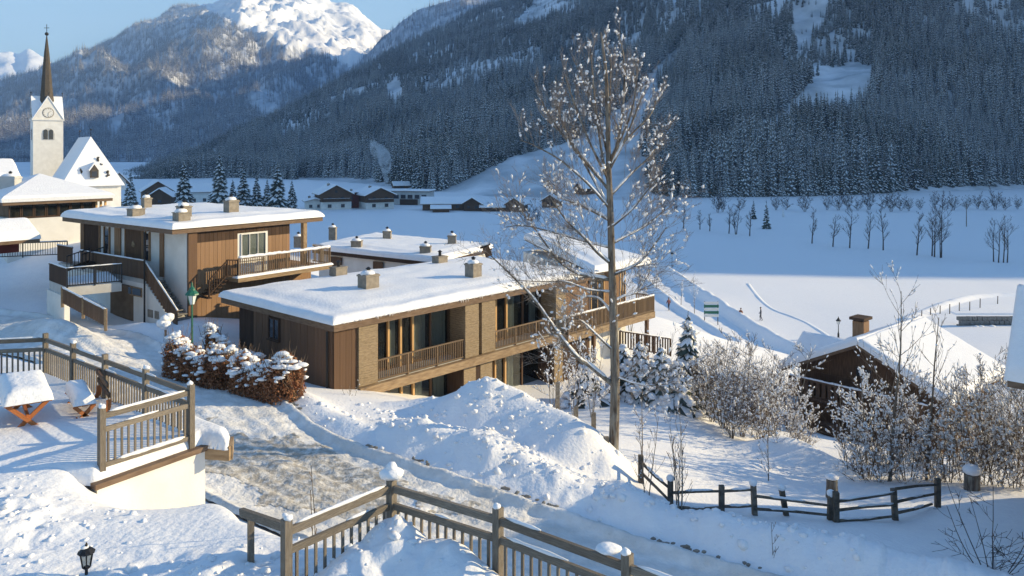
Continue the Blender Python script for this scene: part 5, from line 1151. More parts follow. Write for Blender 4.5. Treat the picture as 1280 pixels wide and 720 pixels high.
# ------------------------------------------------------------------ bare trees and shrubs
def rv(rd, k=1): return Vector((rd.uniform(-k,k),rd.uniform(-k,k),rd.uniform(-k,k)))
MINR = .005
def grow(mb, sn, p, d, L, r, lvl, rd, up=.25, kids=(4,7), wig=.16, ssz=(.03,.06), srate=.5, kang=.75, ratio=.55, snowside=0):
    n = 5 if lvl > 1 else 4 if lvl == 1 else 3
    pts = [Vector(p)]; dd = Vector(d).normalized()
    for i in range(n):
        dd = (dd+rv(rd,wig)+Vector((0,0,up*.22))).normalized(); pts.append(pts[-1]+dd*(L/n))
    rad = [r*(1-.75*i/n) for i in range(n+1)]
    rad = [max(q_,MINR*.7) for q_ in rad]; mb.tube(pts, rad, 6 if r > .05 else 4 if r > .018 else 3, None, False)
    for i in range(1,n+1):
        if rd.random() < srate*(1 if lvl else 1.1)*.6:
            s_ = rd.uniform(*ssz)*.56; dr = (pts[i]-pts[i-1]); ln = dr.length; dr = dr.normalized(); c = pts[i]+(pts[i-1]-pts[i])*rd.random()*.6+Vector((0,0,rad[i]+s_*.25))
            if rd.random() < .3: sn.lump((c.x,c.y,c.z),(s_*rd.uniform(.8,1.5),s_*rd.uniform(.8,1.5),s_*rd.uniform(.7,1.1)),jit=.3)
            else:
                h_ = min(ln*.7, s_*rd.uniform(1.2,3.2)); sn.tube([c-dr*h_,c-dr*h_*.3+Vector((0,0,s_*.15)),c+dr*h_*.4,c+dr*h_], [s_*.2,s_*rd.uniform(.55,.9),s_*rd.uniform(.5,.85),s_*.15], 5)
    if lvl > 0:
        for k in range(rd.randint(*kids)):
            f = rd.uniform(.22,.98); i = min(int(f*n),n-1); c = pts[i]+(pts[i+1]-pts[i])*(f*n-i)
            ax = (pts[i+1]-pts[i]).normalized(); side = ax.cross(rv(rd)).normalized(); a = kang*rd.uniform(.6,1.3)
            nd = (ax*math.cos(a)+side*math.sin(a)+Vector((0,0,up*.6))).normalized()
            grow(mb, sn, c, nd, L*ratio*(1-.35*f)*rd.uniform(.75,1.25), max(rad[i]*.55,MINR), lvl-1, rd, up, kids, wig, ssz, srate, kang, ratio)
    return pts
def smooth(P, k=5):
    P = [Vector(p) for p in P]; out = []
    for i in range(len(P)-1):
        a = P[max(i-1,0)]; b = P[i]; c = P[i+1]; d = P[min(i+2,len(P)-1)]
        for j in range(k):
            t = j/k; out.append(.5*((2*b)+(c-a)*t+(2*a-5*b+4*c-d)*t*t+(3*b-3*c+d-a)*t**3))
    return out+[P[-1]]
# the big tree beside the ploughed heap: trunk and limbs surveyed, twigs grown
YT = 27.5; big_t = thing('bare_tree', 'tall bare alder with snow tufts standing beside the ploughed heap', 'tree', G(767,580,YT))
rd = random.Random(12); tk = MB(); lm = MB(); tg = MB(); sn = MB(); ls = MB()
tr_ = smooth([G(767,590,YT),G(767,560,YT),G(769,480,YT),G(767,400,YT),G(765,340,YT),G(763,265,YT),G(761,215,YT),G(760,170,YT),G(758,100,YT),G(753,55,YT),G(751,40,YT)],4)
n_ = len(tr_); tk.tube(tr_, [.185*(1-i/n_)**.85+.01+(.06 if i < 2 else 0) for i in range(n_)], 10)
tk.build('trunk', M['bark'], big_t, True)
LIMB = [ # pixels, radius at the base, depth drift in metres, snow on top
 ([(767,482),(738,458),(722,447),(700,420),(672,380),(657,362),(640,345),(614,320)],.11,-1.6,1),
 ([(765,350),(742,346),(720,341),(697,325),(680,302),(668,285),(650,262)],.085,.9,.3),
 ([(764,330),(746,315),(733,300),(712,280),(700,265),(688,247)],.075,-1.2,.4),
 ([(763,276),(745,266),(722,255),(703,248),(690,240)],.075,.8,1),
 ([(766,304),(785,294),(806,283),(822,270),(833,262)],.055,1.0,.5),
 ([(766,344),(785,336),(803,325),(822,300),(833,284)],.06,-.8,.6),
 ([(766,378),(780,370),(795,366),(805,352),(812,342)],.05,.8,.9),
 ([(766,394),(752,376),(740,371),(718,369),(697,352)],.06,.9,.9),
 ([(768,440),(745,418),(728,402),(712,395)],.055,-1.1,.9),
 ([(762,262),(745,230),(722,190),(703,155),(694,122)],.07,.8,.2),
 ([(761,232),(752,190),(744,130),(738,60)],.07,-.5,.15),
 ([(761,208),(772,178),(779,130),(780,75),(773,42)],.075,.5,.15),
 ([(762,212),(783,170),(797,135),(808,108)],.06,-.9,.2),
 ([(763,245),(788,218),(812,196),(824,180)],.055,1.0,.3),
 ([(763,262),(735,230),(700,200),(668,182),(650,175)],.06,-1.1,.3),
 ([(762,240),(728,195),(700,165),(676,142)],.055,1.2,.25),
 ([(764,310),(725,300),(690,290),(655,282),(632,284)],.05,1.3,.4),
 ([(767,470),(790,478),(812,482),(835,480)],.04,-.9,.7),
 ([(765,365),(735,362),(706,352),(676,352),(640,350)],.045,-1.3,.5),
 ([(763,285),(790,262),(808,240),(820,225)],.05,-1.0,.4),
 ([(762,228),(738,180),(718,130),(706,92)],.06,-1.3,.15),([(762,238),(712,180),(684,140),(672,112)],.055,.4,.15),([(764,195),(792,165),(814,142),(822,118)],.055,.9,.15),([(761,190),(762,140),(763,90),(762,62)],.06,1.3,.1),([(762,205),(748,150),(728,100),(716,72)],.055,1.1,.1),([(763,200),(786,150),(795,110),(796,84)],.055,-1.2,.1)]
for P,r_,dep,snw in LIMB:
    r_ *= .74; q = [G(a,b,YT+dep*(i/(len(P)-1))) for i,(a,b) in enumerate(P)]; pts = smooth(q,4); k = len(pts); lm.tube(pts, [r_*(1-.86*i/k)+.004 for i in range(k)], 7)
    if snw > .15:
        st = [p+Vector((0,0,(r_*(1-.86*i/k))*.75)) for i,p in enumerate(pts)]
        seg = st[int(k*.04):int(k*(.35+.5*snw))]
        if len(seg) > 3: ls.tube(seg, [.015]+[r_*(1-.86*i/k)*rd.uniform(.55,1.1)+.012 for i in range(len(seg)-2)]+[.01], 6)
    for j in range(int((11 if P[-1][1] < 230 else 15)+k*.55)):
        f = rd.uniform(.15,1); i = min(int(f*(k-1)),k-2); c = pts[i]; ax = (pts[i+1]-pts[i]).normalized(); side = ax.cross(rv(rd)).normalized(); a = rd.uniform(.4,1.0)
        up_b = .75 if P[-1][1] < 230 else .25
        d = (ax*math.cos(a)+side*math.sin(a)+Vector((0,0,up_b*.8))).normalized()
        grow(tg, sn, c, d, rd.uniform(.8,2.2)*(1.2-.5*f)*(.62 if P[-1][1] < 130 and f > .55 else .8 if P[-1][1] < 230 else 1), max(.008,r_*.25*(1-f)), 2 if rd.random()<.8 else 1, rd, up_b, (3,6), .17, (.06,.11), .055)
lm.build('limb', M['bark'], big_t, True); tag(tg.build('twigs', M['twig_pale'], big_t), kind='stuff'); tag(sn.build('snow_tufts', M['snow'], big_t, True), kind='stuff'); tag(ls.build('limb_snow', M['snow'], big_t, True), kind='stuff')
# nest box at a branch tip
nb = thing('nest_box', 'small tilted nest box with snow lid at a left branch tip of the tree', 'nest box', G(609,313,YT-1.6))
q = Vector(G(609,314,YT-1.6)); m = MB(); u1 = Vector((.9,.1,.35)).normalized(); u2 = Vector((-.35,0,.9)).normalized(); u3 = u1.cross(u2)
def ob(m,c,a,b,d_): P = [c+u1*x*a+u3*y*d_+u2*z*b for z in (-1,1) for x,y in ((-1,-1),(1,-1),(1,1),(-1,1))]; m.add(P,[(0,3,2,1),(4,5,6,7),(0,1,5,4),(1,2,6,5),(2,3,7,6),(3,0,4,7)])
ob(m,q,.11,.17,.11); m.build('box', M['board'], nb); m = MB(); ob(m,q+u2*.18,.17,.02,.15); m.build('lid', M['board_dark'], nb); m = MB(); m.lump(tuple(q+u2*.24),(.15,.13,.07),sub=2,jit=.1); m.build('snow_cap', M['snow'], nb, True); m = MB(); m.tube([q+u2*.19,Vector(G(614,320,YT-1.6))],.008,4); m.build('hanger', M['metal_dark'], nb)
def tree(nm, lb, x, y, z, h, seed, stems=1, lean=.05, lvl=2, r=None, kids=(5,9), srate=.5, ssz=(.03,.07), up=.5, spread=.7, tm='twig', grp=None, cat='tree', ratio=.5, first=.25, start=.15, nlimb=10):
    o = thing(nm, lb, cat, (x,y,z), 0, grp, 'local'); rd = random.Random(seed); tk = MB(); tw_ = MB(); s_ = MB()
    for s in range(stems):
        a = 6.283*s/stems+rd.random(); off = Vector((math.cos(a),math.sin(a),0))*(.12*h*.12 if stems > 1 else 0); d = Vector((math.cos(a)*lean,math.sin(a)*lean,1)); hh = h*(1 if s == 0 else rd.uniform(.6,.95)); rr = (r or h*.012)*(1 if stems==1 else .8)
        n = 7; pts = [off-Vector((0,0,.4))]
        for i in range(n): d = (d+rv(rd,.05)+Vector((0,0,.05))).normalized(); pts.append(pts[-1]+d*(hh+.4)/n)
        tk.tube(pts, [rr*(1-.85*i/n)+.004 for i in range(n+1)], 6, None, False)
        for k in range(nlimb):
            f = start+(1-start)*(k+rd.random())/nlimb; i = min(int(f*n),n-1); c = pts[i]+(pts[i+1]-pts[i])*(f*n-i); a = rd.random()*6.283; el = rd.uniform(.35,.9)
            dd = Vector((math.cos(a)*spread,math.sin(a)*spread,el)).normalized(); grow(tw_, s_, c, dd, hh*first*(1.15-.75*f)*rd.uniform(.7,1.3)*1.5, max(rr*.45*(1-f*.7),.006), lvl-1, rd, up, kids, .15, ssz, srate, .75, ratio)
    tk.build('trunk', M['bark'] if tm == 'twig' else M[tm], o, True); tag(tw_.build('twigs', M[tm], o), kind='stuff')
    if s_.v: tag(s_.build('snow_tufts', M['snow'], o, True), kind='stuff')
    return o
def at(px, py, Y): q = G(px,py,Y); return q[0], q[1], min(q[2], zt(q[0],q[1])+.3)
MINR = .008
# right: birches in front of the barn, frosted thicket
tree('birch_tree','slender frosted birch with the tallest crown in front of the barn roof',*at(1112,602,31),7.4,1,1,.03,2,.07,(4,7),.85,(.035,.08),.6,.55,nlimb=18)
tree('birch_tree','slim dark stemmed birch right of the tallest birch',*at(1157,602,31),6.4,2,1,.02,2,.06,(3,6),.5,(.03,.07),.7,.5,nlimb=13)
tree('birch_tree','leaning frosted birch against the left barn gable',*at(1088,592,32),5.0,3,2,.18,2,.05,(5,8),1.0,(.04,.09),.4,.7,nlimb=14)
sh = [(1250,560,39,3.6),(1062,592,33,3.4),(1084,604,31.5,3.2),(1104,606,31,2.8),(1135,604,31,3.4),(1170,606,31,3.0),(1186,604,30.5,3.6),(1206,606,30.5,4.2),(1228,608,30,3.4),(1246,610,30,4.3),(1268,612,29.5,3.8),(1290,612,29.5,4.2),(1150,588,34,3.6),(1196,582,35,3.6),(1234,584,34,4.2),(1268,585,34,4.4),(1120,582,34,3.0)]
WH = ['far back under the neighbour eave','at the left end of the thicket below the barn','just right of the thicket left end','under the tallest birch','right of the tallest birch','behind the fence end','beside the thick stump on its left','right behind the thick stump','just right of the thick stump','in the right half of the thicket','near the right edge of the picture','cut by the right picture edge','behind the slim birch','above and behind the thick stump','below the barn eave corner','below the neighbour eave','in front of the barn side wall']
for k,((px,py,Y,h),w_) in enumerate(zip(sh,WH)):
    tree('frosted_shrub','snow tufted shrub '+w_, *at(px,py,Y), h*1.12, 40+k, 4, .22, 2, .022, (7,11), .36, (.035,.1), .4, .8, grp='frosted shrubs of the thicket right', cat='shrub', nlimb=15, first=.24, start=.03)
# middle thicket, left of the barn
md = [(915,535,37,2.8,.6,'brown twiggy shrub at the lower edge of the thicket'),(890,512,40,3.2,.5,'tall brown shrub next to the snowy spruces'),(958,528,39,3.0,.8,'grey twiggy shrub behind the white frosted tree'),(903,520,39,3.4,.55,'brown twiggy shrub left of the thicket centre'),(928,528,38,3.6,.6,'brown twiggy shrub at the thicket centre'),(950,540,37,3.2,.9,'frosty shrub right of the thicket centre'),(978,566,35,3.8,1.1,'white frosted small tree left of the barn'),(1000,562,36,1.9,1.0,'white frosted shrub by the barn corner'),(940,505,43,3.0,.7,'greyish shrub high behind the thicket'),(985,520,42,2.6,.9,'frosty shrub above the white frosted tree'),(882,505,42,2.6,.5,'brown shrub right of the snowy spruces'),(965,505,44,2.4,.7,'greyish shrub below the path bank')]
for k,(px,py,Y,h,sr,lb) in enumerate(md):
    tree('frosted_shrub' if sr > .65 else 'twiggy_shrub', lb, *at(px,py,Y), h*1.2, 70+k, 5 if h<3.7 else 2, .25, 2, .022, (8,12), sr*.42, (.035,.09), .4, .85, cat='shrub', grp='shrubs of the thicket left of the barn', nlimb=17, first=.25, start=.03)
for k,(px,py,Y,h,lb) in enumerate(((718,492,36,3.6,'bare frosted sapling in front of the second balcony'),(690,488,36,4.4,'bare frosted sapling left of the big trunk by the balcony'),(740,478,37,3.2,'frosted sapling just left of the big trunk'),(802,560,29,2.2,'thin sapling right of the big trunk'),(960,600,30,2.0,'tiny frosted sapling on the lit slope'),(800,345+70,60,3,'bare sapling beside the east balcony'))):
    tree('sapling', lb, *at(px,py,Y), h, 90+k, 1 if k > 2 else 3, .12, 2, .02, (4,7), .9 if k < 3 else .4, (.03,.08), .45, .7, nlimb=9)
tree('multi_stem_sapling','thin many stemmed sapling behind the rail fence corner',*at(850,634,24.8),2.9,101,5,.12,2,.02,(2,4),.12,(.02,.05),.8,.4,nlimb=7,first=.2)
tree('multi_stem_sapling','thin two stemmed sapling at the first fence posts',*at(808,622,25.2),2.6,102,2,.1,2,.02,(2,4),.12,(.02,.05),.8,.4,nlimb=7,first=.2)
tree('bare_bush','wide bare bush of fine twigs in the shaded snow at bottom right',*at(1240,716,20.5),2.5,103,7,.75,2,.016,(3,5),.03,(.01,.02),.1,1.0,tm='twig_dark',cat='bush',nlimb=5,first=.3)
tree('thin_shoot','single thin bare shoot rising from the shaded road bank',*at(966,716,20.5),1.25,104,1,.05,2,.008,(1,3),.0,(.01,.02),.7,.5,tm='twig',cat='shoot',nlimb=5)
tree('thin_shoot','pair of thin bare shoots on the road side behind the corner railing',*G(392,672,11),.95,105,2,.05,1,.006,(1,2),.2,(.012,.02),.9,.3,tm='twig',cat='shoot',nlimb=6,first=.12)
tree('roadside_shrub','grey green twiggy shrub beside the green street lamp',*at(262,420,37.5),1.2,106,3,.5,2,.03,(3,6),.9,(.04,.09),.2,.9,nlimb=6,cat='shrub')
tree('balcony_tree','brown bare tree at the corner of the east balcony',*at(788,400,57),4.2,107,3,.15,2,.03,(4,7),.3,(.03,.06),.4,.7,nlimb=10)
tree('garden_twigs','bare brown twigs along the brown house wall',*at(437,500,32.5),1.0,108,4,.4,1,.01,(2,4),.3,(.02,.05),.4,.7,nlimb=5,cat='shrub')
# young staked trees beside the path
for px,py,Y,h,lb in ((868,398,100,5.6,'young frosted tree right of the walker on the path'),(820,366,118,5.2,'young bare tree at the start of the path'),(851,386,106,3.8,'thin young tree between the two path trees')):
    tree('young_tree', lb, *Gz(px,py,-22.6), h, px, 1, .02, 2, .05, (3,5), .8, (.05,.12), .7, .4, nlimb=10, start=.35, first=.17)
MINR = .024
# trees and bushes on the shaded meadow
ms = [(1015,304,264),(1041,308,270),(1062,310,262),(1085,311,266),(1104,313,263),(1146,319,268),(1165,320,272),(1176,322,243),(854,286,256),(875,287,264),(887,289,268),(911,292,259),(920,293,258),(937,295,262),(1168,321,262)]
names = ['round topped bare tree, first of the meadow row','low branching bare tree, second of the meadow row','broad bare tree, third of the meadow row','slim bare tree, fourth of the meadow row','tall bare tree, fifth of the meadow row','bent bare tree standing alone right of the row','small bare tree in the tight clump','tallest bare tree of the tight clump','dark bare tree nearest the big trunk on the meadow','thin bare tree second from the big trunk','forked bare tree third from the big trunk','thin bare tree left of the two meadow spruces','double bare tree left of the two meadow spruces','leaning bare tree just below the meadow spruces','second stem of the tight clump']
for k,((px,pb,pt_),lb) in enumerate(zip(ms,names)):
    x,y,z = Gz(px,pb,-23); h = (pb-pt_)/F*y; tree('meadow_tree', lb, x,y,z-.05, h, 200+k, 1 if k not in (7,12) else 2, .06, 2, .16, (6,10), 0, (.1,.2), .45, .6, tm='twig_dark', grp='bare trees on the shaded meadow', nlimb=15, start=.25, first=.22)
for k,(px,pb,pt_) in enumerate(((1242,328,275),(1248,329,277),(1254,329,274),(1259,329,278))):
    x,y,z = Gz(px,pb,-23); tree('meadow_tree', ['left stem','second stem','tall third stem','right stem'][k]+' of the four close bare trees at the right', x,y,z-.05,(pb-pt_)/F*y,230+k,1,.1,2,.13,(4,7),0,(.1,.2),.45,.6,tm='twig_dark',grp='bare trees on the shaded meadow',nlimb=11,start=.3,first=.25)
MINR = .034
bp = [tree('stream_bush','bare grey bush along the stream at the far side of the meadow',(905-640)*.29,292,-23.1,6.5,250,6,.3,2,.05,(4,7),0,(.1,.2),.3,.8,tm='twig_dark',grp='bushes along the far stream',cat='bush',nlimb=9,first=.25),
      tree('stream_bush','bare grey bush along the stream at the far side of the meadow',(985-640)*.3,302,-23.1,5.5,251,5,.35,2,.05,(4,7),0,(.1,.2),.3,.9,tm='twig_dark',grp='bushes along the far stream',cat='bush',nlimb=9,first=.28)]
rb = random.Random(4)
for k,(px,py) in enumerate([(830,263),(842,264),(897,264),(925,263),(970,263),(1006,263),(1034,261),(1048,262),(1060,260),(1072,262),(1086,262),(1104,260),(1114,263),(1126,262),(1136,263),(1150,262),(1168,260),(1180,262),(1192,261),(1208,262),(1222,261),(1233,262),(1244,263),(1256,262),(1272,262),(660,280),(672,276)]):
    x,y,z = Gz(px,py+rb.uniform(-1,2),-23); dup(bp[k%2], (x,y,z-.1), rb.uniform(0,6.28), rb.uniform(.8,1.45), ('bare grey bush along the stream at the far side of the meadow' if px > 700 else 'bare bush on the meadow seen through the left branches of the big tree'))
for px,pb,pt_ in ((846,263,243),(1208,283,254)):
    x,y,z = Gz(px,pb,-23); m = MB(); m.tube([(x,y,z-.5),(x,y,z+(pb-pt_)/F*y)],[.14,.09],6); m.beam((x-.7,y,z+(pb-pt_)/F*y-.5),(x+.7,y,z+(pb-pt_)/F*y-.5),.1,.12); tag(m.build('utility_pole', M['wood_old']), 'wooden utility pole on the far meadow '+('left near the big trunk' if px<900 else 'at the right by the stream bushes'), 'pole')
# spruces with their own parts
def spruce(lb, x, y, z, h, r, lv, nb, snow, seed, grp=None, droop=.4, nm='spruce', mat0='needle'):
    o = thing(nm, lb, 'tree', (x,y,z), 0, grp, 'local'); a = conifer(MB(), h, r, lv, nb, snow, seed, True, True, 1, droop)
    for k,pn,mt in ((0,'crown',M[mat0]),(1,'branch_snow',M['needle_snow'] if h > 8 else M['snow']),(2,'trunk',M['bark'])):
        m = MB(); ids = [i for i,q in enumerate(a.m) if q == k]; mp = {}
        for i in ids:
            f = []
            for v in a.f[i]:
                if v not in mp: mp[v] = len(m.v); m.v.append(a.v[v])
                f.append(mp[v])
            m.f.append(tuple(f)); m.m.append(0)
        if k == 1 and h < 6:
            rq = random.Random(seed)
            for q_ in range(95):
                f = rq.random()**1.3*.92; a_ = rq.random()*6.283; rr_ = r*(1-f)**.85*rq.uniform(.35,1.0); s_ = rq.uniform(.08,.2)*(1.1-.5*f)
                m.lump((math.cos(a_)*rr_,math.sin(a_)*rr_,h*(.06+.92*f)-.42*rr_*rq.uniform(.5,1.1)+.1),(s_*rq.uniform(.8,1.4),s_*rq.uniform(.8,1.4),s_*rq.uniform(.6,1.0)),jit=.3,sub=2)
        if m.v: ob_ = m.build(pn, mt, o, k==1); (tag(ob_, kind='stuff') if k < 2 else None)
    return o
for k,(px,pb,pt_,Y,lb) in enumerate(((163,258,217,262,'spruce at the left end of the village row beside the church'),(230,256,204,262,'dense dark spruce in front of the two gabled chalet'),(275,256,196,262,'snow laden pointed spruce, tallest beside the left house roof'),(304,258,211,268,'narrow dark spruce right of the tallest one'),(321,260,221,275,'small spruce in the middle of the right village spruces'),(347,264,206,262,'tall dark spruce near the left brown chalet'),(334,262,226,280,'short spruce tucked left of the tall dark one'),(148,262,238,235,'frosted spruce right behind the church choir'),(365,262,228,290,'slim spruce between the tall dark one and the chalets'),(291,258,226,290,'short spruce behind the tallest one'))):
    h = (pb-pt_)/F*Y; q = G(px,pb,Y); spruce(lb, q[0],q[1],min(q[2],-17), h*1.1, h*.27, 16, 11, .97, 300+k, 'spruces by the village')
for px,pb,pt_,lb in ((942,274,248,'small spruce, left of the two on the meadow'),(958,286,249,'small spruce on a bare stem, right of the two on the meadow'),(979,271,262,'tiny spruce right of the two meadow spruces')):
    x,y,z = Gz(px,pb,-23); spruce(lb,x,y,z,(pb-pt_)/F*y,(pb-pt_)/F*y*.17,12,7,.35,px,'spruces on the meadow')
for k,(px,pb,Y,h,r_,lb) in enumerate(((860,494,43,4.6,1.15,'pointed snow laden spruce, tallest of the garden spruces'),(800,494,41,2.9,1.25,'drooping snow laden spruce right of the big trunk'),(826,497,40.5,2.8,1.2,'bowed snow laden spruce in the middle of the garden spruces'),(846,500,40.5,2.3,1.1,'low snow laden spruce below the tallest garden spruce'),(779,488,42,2.6,1.1,'snow laden spruce half hidden by the big trunk'),(735,488,40,2.3,1.2,'snow bowed spruce left of the big trunk'),(878,500,42,2.0,1.0,'low snow laden spruce at the right end of the garden spruces'))):
    x,y,z = at(px,pb,Y); spruce(lb,x,y,z,h,r_*1.2,15,13,.97,320+k,'snow laden garden spruces',.75,'garden_spruce')
# ------------------------------------------------------------------ path, walkers and small things on the meadow
def ridge(name, pts, hh, wd, k='structure', n=120, jit=.15):
    P = _curve([(a,b) for a,b in pts], n); T = np.gradient(P,axis=0); T /= np.linalg.norm(T,axis=1)[:,None]; N_ = np.stack([-T[:,1],T[:,0]],1); w_ = np.linspace(-1,1,11)
    X = P[:,0:1]+N_[:,0:1]*w_*wd; Y = P[:,1:2]+N_[:,1:2]*w_*wd; al = np.linspace(0,1,n)[:,None]
    Z = ground_z(X,Y)+hh*(np.cos(w_*math.pi)*.5+.5)[None]*(1+jit*fbm(X,Y,2.5,3,3)*2)*sstep(0,.04,al)*sstep(1,.96,al)-.05
    return tag(grid_mesh(name, X, Y, Z, [M['snow']]), kind=k)
pts = [Gz(a,b,-22.7)[:2] for a,b in ((800,322),(835,344),(870,366),(905,388),(945,412),(990,440),(1030,470))]
ridge('path_bank', pts, 1.3, 1.6); 
pts2 = [Gz(a,b,-22.2)[:2] for a,b in ((800,345),(822,362),(850,384),(885,405),(930,432))]
ridge('path_edge', pts2, .7, 1.3)
ridge('ski_track', [Gz(a,b,-23)[:2] for a,b in ((934,357),(948,374),(965,387),(990,396),(1010,404),(1036,420))], .16, .55, n=160)
ridge('field_track', [Gz(a,b,-22.9)[:2] for a,b in ((1130,403),(1160,390),(1190,377),(1230,368),(1290,366))], .5, 1.6)
def person(lb, px, py, seed, jacket, trouser, face=0, stride=.25, h=1.75, pole=False):
    x,y,z = Gz(px,py,-22.9); z = zt(x,y); o = thing('person', lb, 'person', (x,y,z), face, None, 'local')
    V = [(0,0,.95),(0,0,1.2),(0,.01,1.42),(0,.02,1.52),(0,.03,1.62),(0,.03,1.74)]; Ed = [(0,1),(1,2),(2,3),(3,4),(4,5)]; Rr = [(.15,.12),(.14,.11),(.17,.11),(.06,.06),(.095,.105),(.07,.075)]
    def ch(st, L_):
        pr = st
        for v,r_ in L_: V.append(v); Rr.append(r_); Ed.append((pr,len(V)-1)); pr = len(V)-1
    ch(0,[((.09,0,.9),(.1,.1)),((.1,.12*stride*4,.5),(.07,.075)),((.1,.05*stride*4,.08),(.05,.06)),((.1,.16*stride*4+.06,.04),(.045,.04))])
    ch(0,[((-.09,0,.9),(.1,.1)),((-.1,-.03,.5),(.07,.075)),((-.1,-.22*stride*4,.1),(.05,.06)),((-.1,-.12*stride*4+.05,.04),(.045,.04))])
    ch(2,[((.2,0,1.4),(.07,.07)),((.26,-.06,1.12),(.055,.055)),((.25,.12,.95),(.045,.045)),((.24,.18,.9),(.04,.03))])
    ch(2,[((-.2,0,1.4),(.07,.07)),((-.26,.08,1.12),(.055,.055)),((-.25,.2,.98),(.045,.045)),((-.24,.26,.94),(.04,.03))])
    me = bpy.data.meshes.new('person_body'); me.from_pydata(V,Ed,[]); b = link('body', me, o); md = b.modifiers.new('skin','SKIN')
    for i,sv in enumerate(me.skin_vertices[0].data): sv.radius = Rr[i]; sv.use_root = i == 0
    b.modifiers.new('smooth','SUBSURF').levels = 1; b.modifiers['smooth'].render_levels = 1
    m = bpy.data.materials.new('clothing_'+str(seed)); m.use_nodes = True; N = m.node_tree.nodes; L = m.node_tree.links; tc = N.new('ShaderNodeTexCoord'); sp = N.new('ShaderNodeSeparateXYZ'); cr = N.new('ShaderNodeValToRGB'); mr = N.new('ShaderNodeMath'); mr.operation = 'DIVIDE'; mr.inputs[1].default_value = 1.9
    L.new(tc.outputs['Object'],sp.inputs[0]); L.new(sp.outputs[2],mr.inputs[0]); L.new(mr.outputs[0],cr.inputs[0]); L.new(cr.outputs[0],N['Principled BSDF'].inputs[0]); cr.color_ramp.interpolation = 'CONSTANT'
    e = cr.color_ramp.elements; e[0].color = (.02,.018,.016,1); e[1].position = .07; e[1].color = (*trouser,1)
    for ps,cl in ((.5,jacket),(.805,(.45,.27,.19)),(.875,tuple(c*.5 for c in jacket))): q = e.new(ps); q.color = (*cl,1)
    me.materials.append(m)
    hm_ = MB(); hm_.lump((0,.02,1.735),(.1,.115,.085),sub=2,jit=.02); hm_.build('hat', M['board_dark'], o, True)
    if pole:
        for s_ in (-1,1): p_ = MB(); p_.tube([(s_*.25,.2,.98),(s_*.3,.4,.0)],.012,5); p_.build('pole', M['metal_dark'], o)
    return o
person('walker in a dark red jacket on the shaded path', 836,392,1,(.16,.03,.03),(.03,.03,.05),.5)
person('walker in an orange brown jacket by the path bank', 926,402,2,(.3,.11,.05),(.04,.04,.06),-.6,.3,pole=True)
person('dark dressed walker on the sunny meadow', 951,400,3,(.03,.035,.05),(.03,.03,.04),1.2)
sg = thing('direction_board','white and green slatted information board beside the path','sign', Gz(889,404,-22.4))
x,y,z = Gz(889,404,-22.4)
for s_ in (-.85,.85): piece('post', M['metal_dark'], sg, (x+s_,y,z+1.3), (.09,.09,3.0))
for i in range(5): piece('panel', M['plaster'] if i%2==0 else M['green_paint'], sg, (x,y-.08,z+1.0+i*.4), (1.9,.05,.34))
for i,(px,py,pt_) in enumerate(((1152,398,388),(1163,395,385),(1175,393,382),(1187,393,380),(1199,391,378),(1212,388,377),(1225,384,373),(1247,378,370),(1140,403,393))):
    a = Vector(Gz(px,py,-22.9)); m = MB(); m.tube([a-Vector((0,0,.4)),a+Vector((.03,0,(py-pt_)/F*a.y))],[.07,.06],6); tag(m.build('track_post', M['wood_old']), 'thin dark marker post along the track behind the barn', 'post', 'marker posts along the track')
bs = thing('stone_basin','sunken stone walled basin full of snowy boulders behind the barn','basin', Gz(1235,414,-22.6))
a = Vector(Gz(1204,413,-22.8)); 
for i in range(3):
    for j in range(18):
        piece('stone', M['stone'], bs, (a.x+.2+j*.62+(.3 if i%2 else 0), a.y+1.2+random.uniform(-.05,.05), a.z+.25+i*.5), (random.uniform(.5,.6),.5,random.uniform(.42,.48)))
m = MB(); m.box((a.x-.3,a.y+1.0,a.z+1.72),(a.x+12,a.y+2.4,a.z+1.95)); m.build('coping_snow', M['snow'], bs)
for j in range(16):
    r_ = random.uniform(.25,.5); c = (a.x+.5+j*.66,a.y+.2+random.uniform(-.4,.3),a.z+.15); m = MB(); m.lump(c,(r_,r_*.9,r_*.8),jit=.2); o = m.build('boulder', M['stone'], bs); m = MB(); m.lump((c[0],c[1],c[2]+r_*.45),(r_*.9,r_*.85,r_*.5),sub=2,jit=.12); m.build('boulder_snow', M['snow'], o, True)
gf = thing('garden_fence','dark picket fence in the garden below the east balcony','fence', G(815,437,52)); 
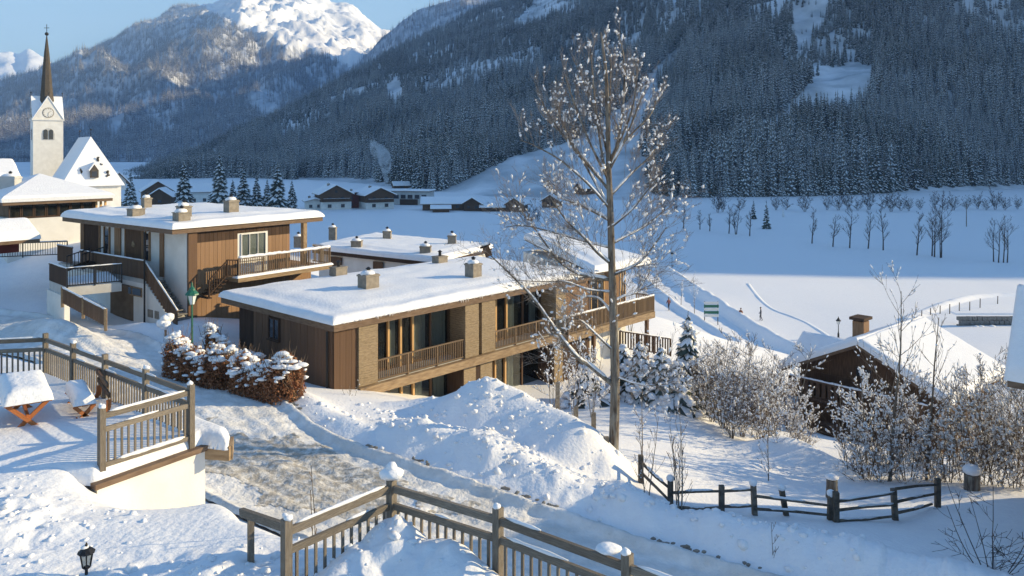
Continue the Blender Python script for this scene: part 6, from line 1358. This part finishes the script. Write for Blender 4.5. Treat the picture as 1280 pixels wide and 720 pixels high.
a = Vector(G(775,432,50)); b = Vector(G(838,441,52)); railing(gf, a-Vector((0,0,.2)), b-Vector((0,0,.2)), 1.1, .22, .07, 'board_dark', .07, every=1.5, snow=.05)
# smoke drifting up from a village chimney
a = Vector(G(483,229,326)); m = MB(); rd = random.Random(3); P = [a+Vector((0,0,-1)),a+Vector((-.2,0,3)),a+Vector((-.3,0,7)),a+Vector((-1.4,0,11)),a+Vector((-4,0,14)),a+Vector((-6.0,0,17.5))]
m.tube(smooth(P,3), [.7,.9,1.1,1.4,1.7,2.0,2.3,2.6,2.9,3.1,3.2,3.2,3.0,2.4,1.6,.8], 12)
sm = bpy.data.materials.new('smoke'); sm.use_nodes = True; N = sm.node_tree.nodes; L = sm.node_tree.links; N.remove(N['Principled BSDF']); pv = N.new('ShaderNodeVolumePrincipled'); pv.inputs['Color'].default_value = (.9,.92,.95,1)
tc = N.new('ShaderNodeTexCoord'); nz = N.new('ShaderNodeTexNoise'); nz.inputs['Scale'].default_value = .35; L.new(tc.outputs['Object'],nz.inputs[0]); mr = N.new('ShaderNodeMapRange'); mr.inputs[1].default_value = .42; mr.inputs[2].default_value = .7; mr.inputs[3].default_value = .03; mr.inputs[4].default_value = .6; L.new(nz.outputs[0],mr.inputs[0]); L.new(mr.outputs[0],pv.inputs['Density']); L.new(pv.outputs[0],N['Material Output'].inputs['Volume'])
tag(m.build('chimney_smoke', sm, None, True), 'white smoke drifting up above the grey hall', kind='stuff')
HAZE = 1.05e-4
# ------------------------------------------------------------------ the air between
top_ = max([float(m_.Z.max()) for m_ in (near_hill, mid_ridge, big, far_peak)]+[float(Zk.max())])+60
hz = MB(); hz.box((-9500,-1800,-25.8),(9500,12500,top_))
hm = bpy.data.materials.new('air'); hm.use_nodes = True; N = hm.node_tree.nodes; L = hm.node_tree.links
N.remove(N['Principled BSDF']); pv = N.new('ShaderNodeVolumePrincipled'); pv.inputs['Color'].default_value = (.42,.62,.92,1)
pv.inputs['Density'].default_value = HAZE; pv.inputs['Anisotropy'].default_value = 0
L.new(pv.outputs[0], N['Material Output'].inputs['Volume'])
tag(hz.build('haze', hm), kind='stuff')
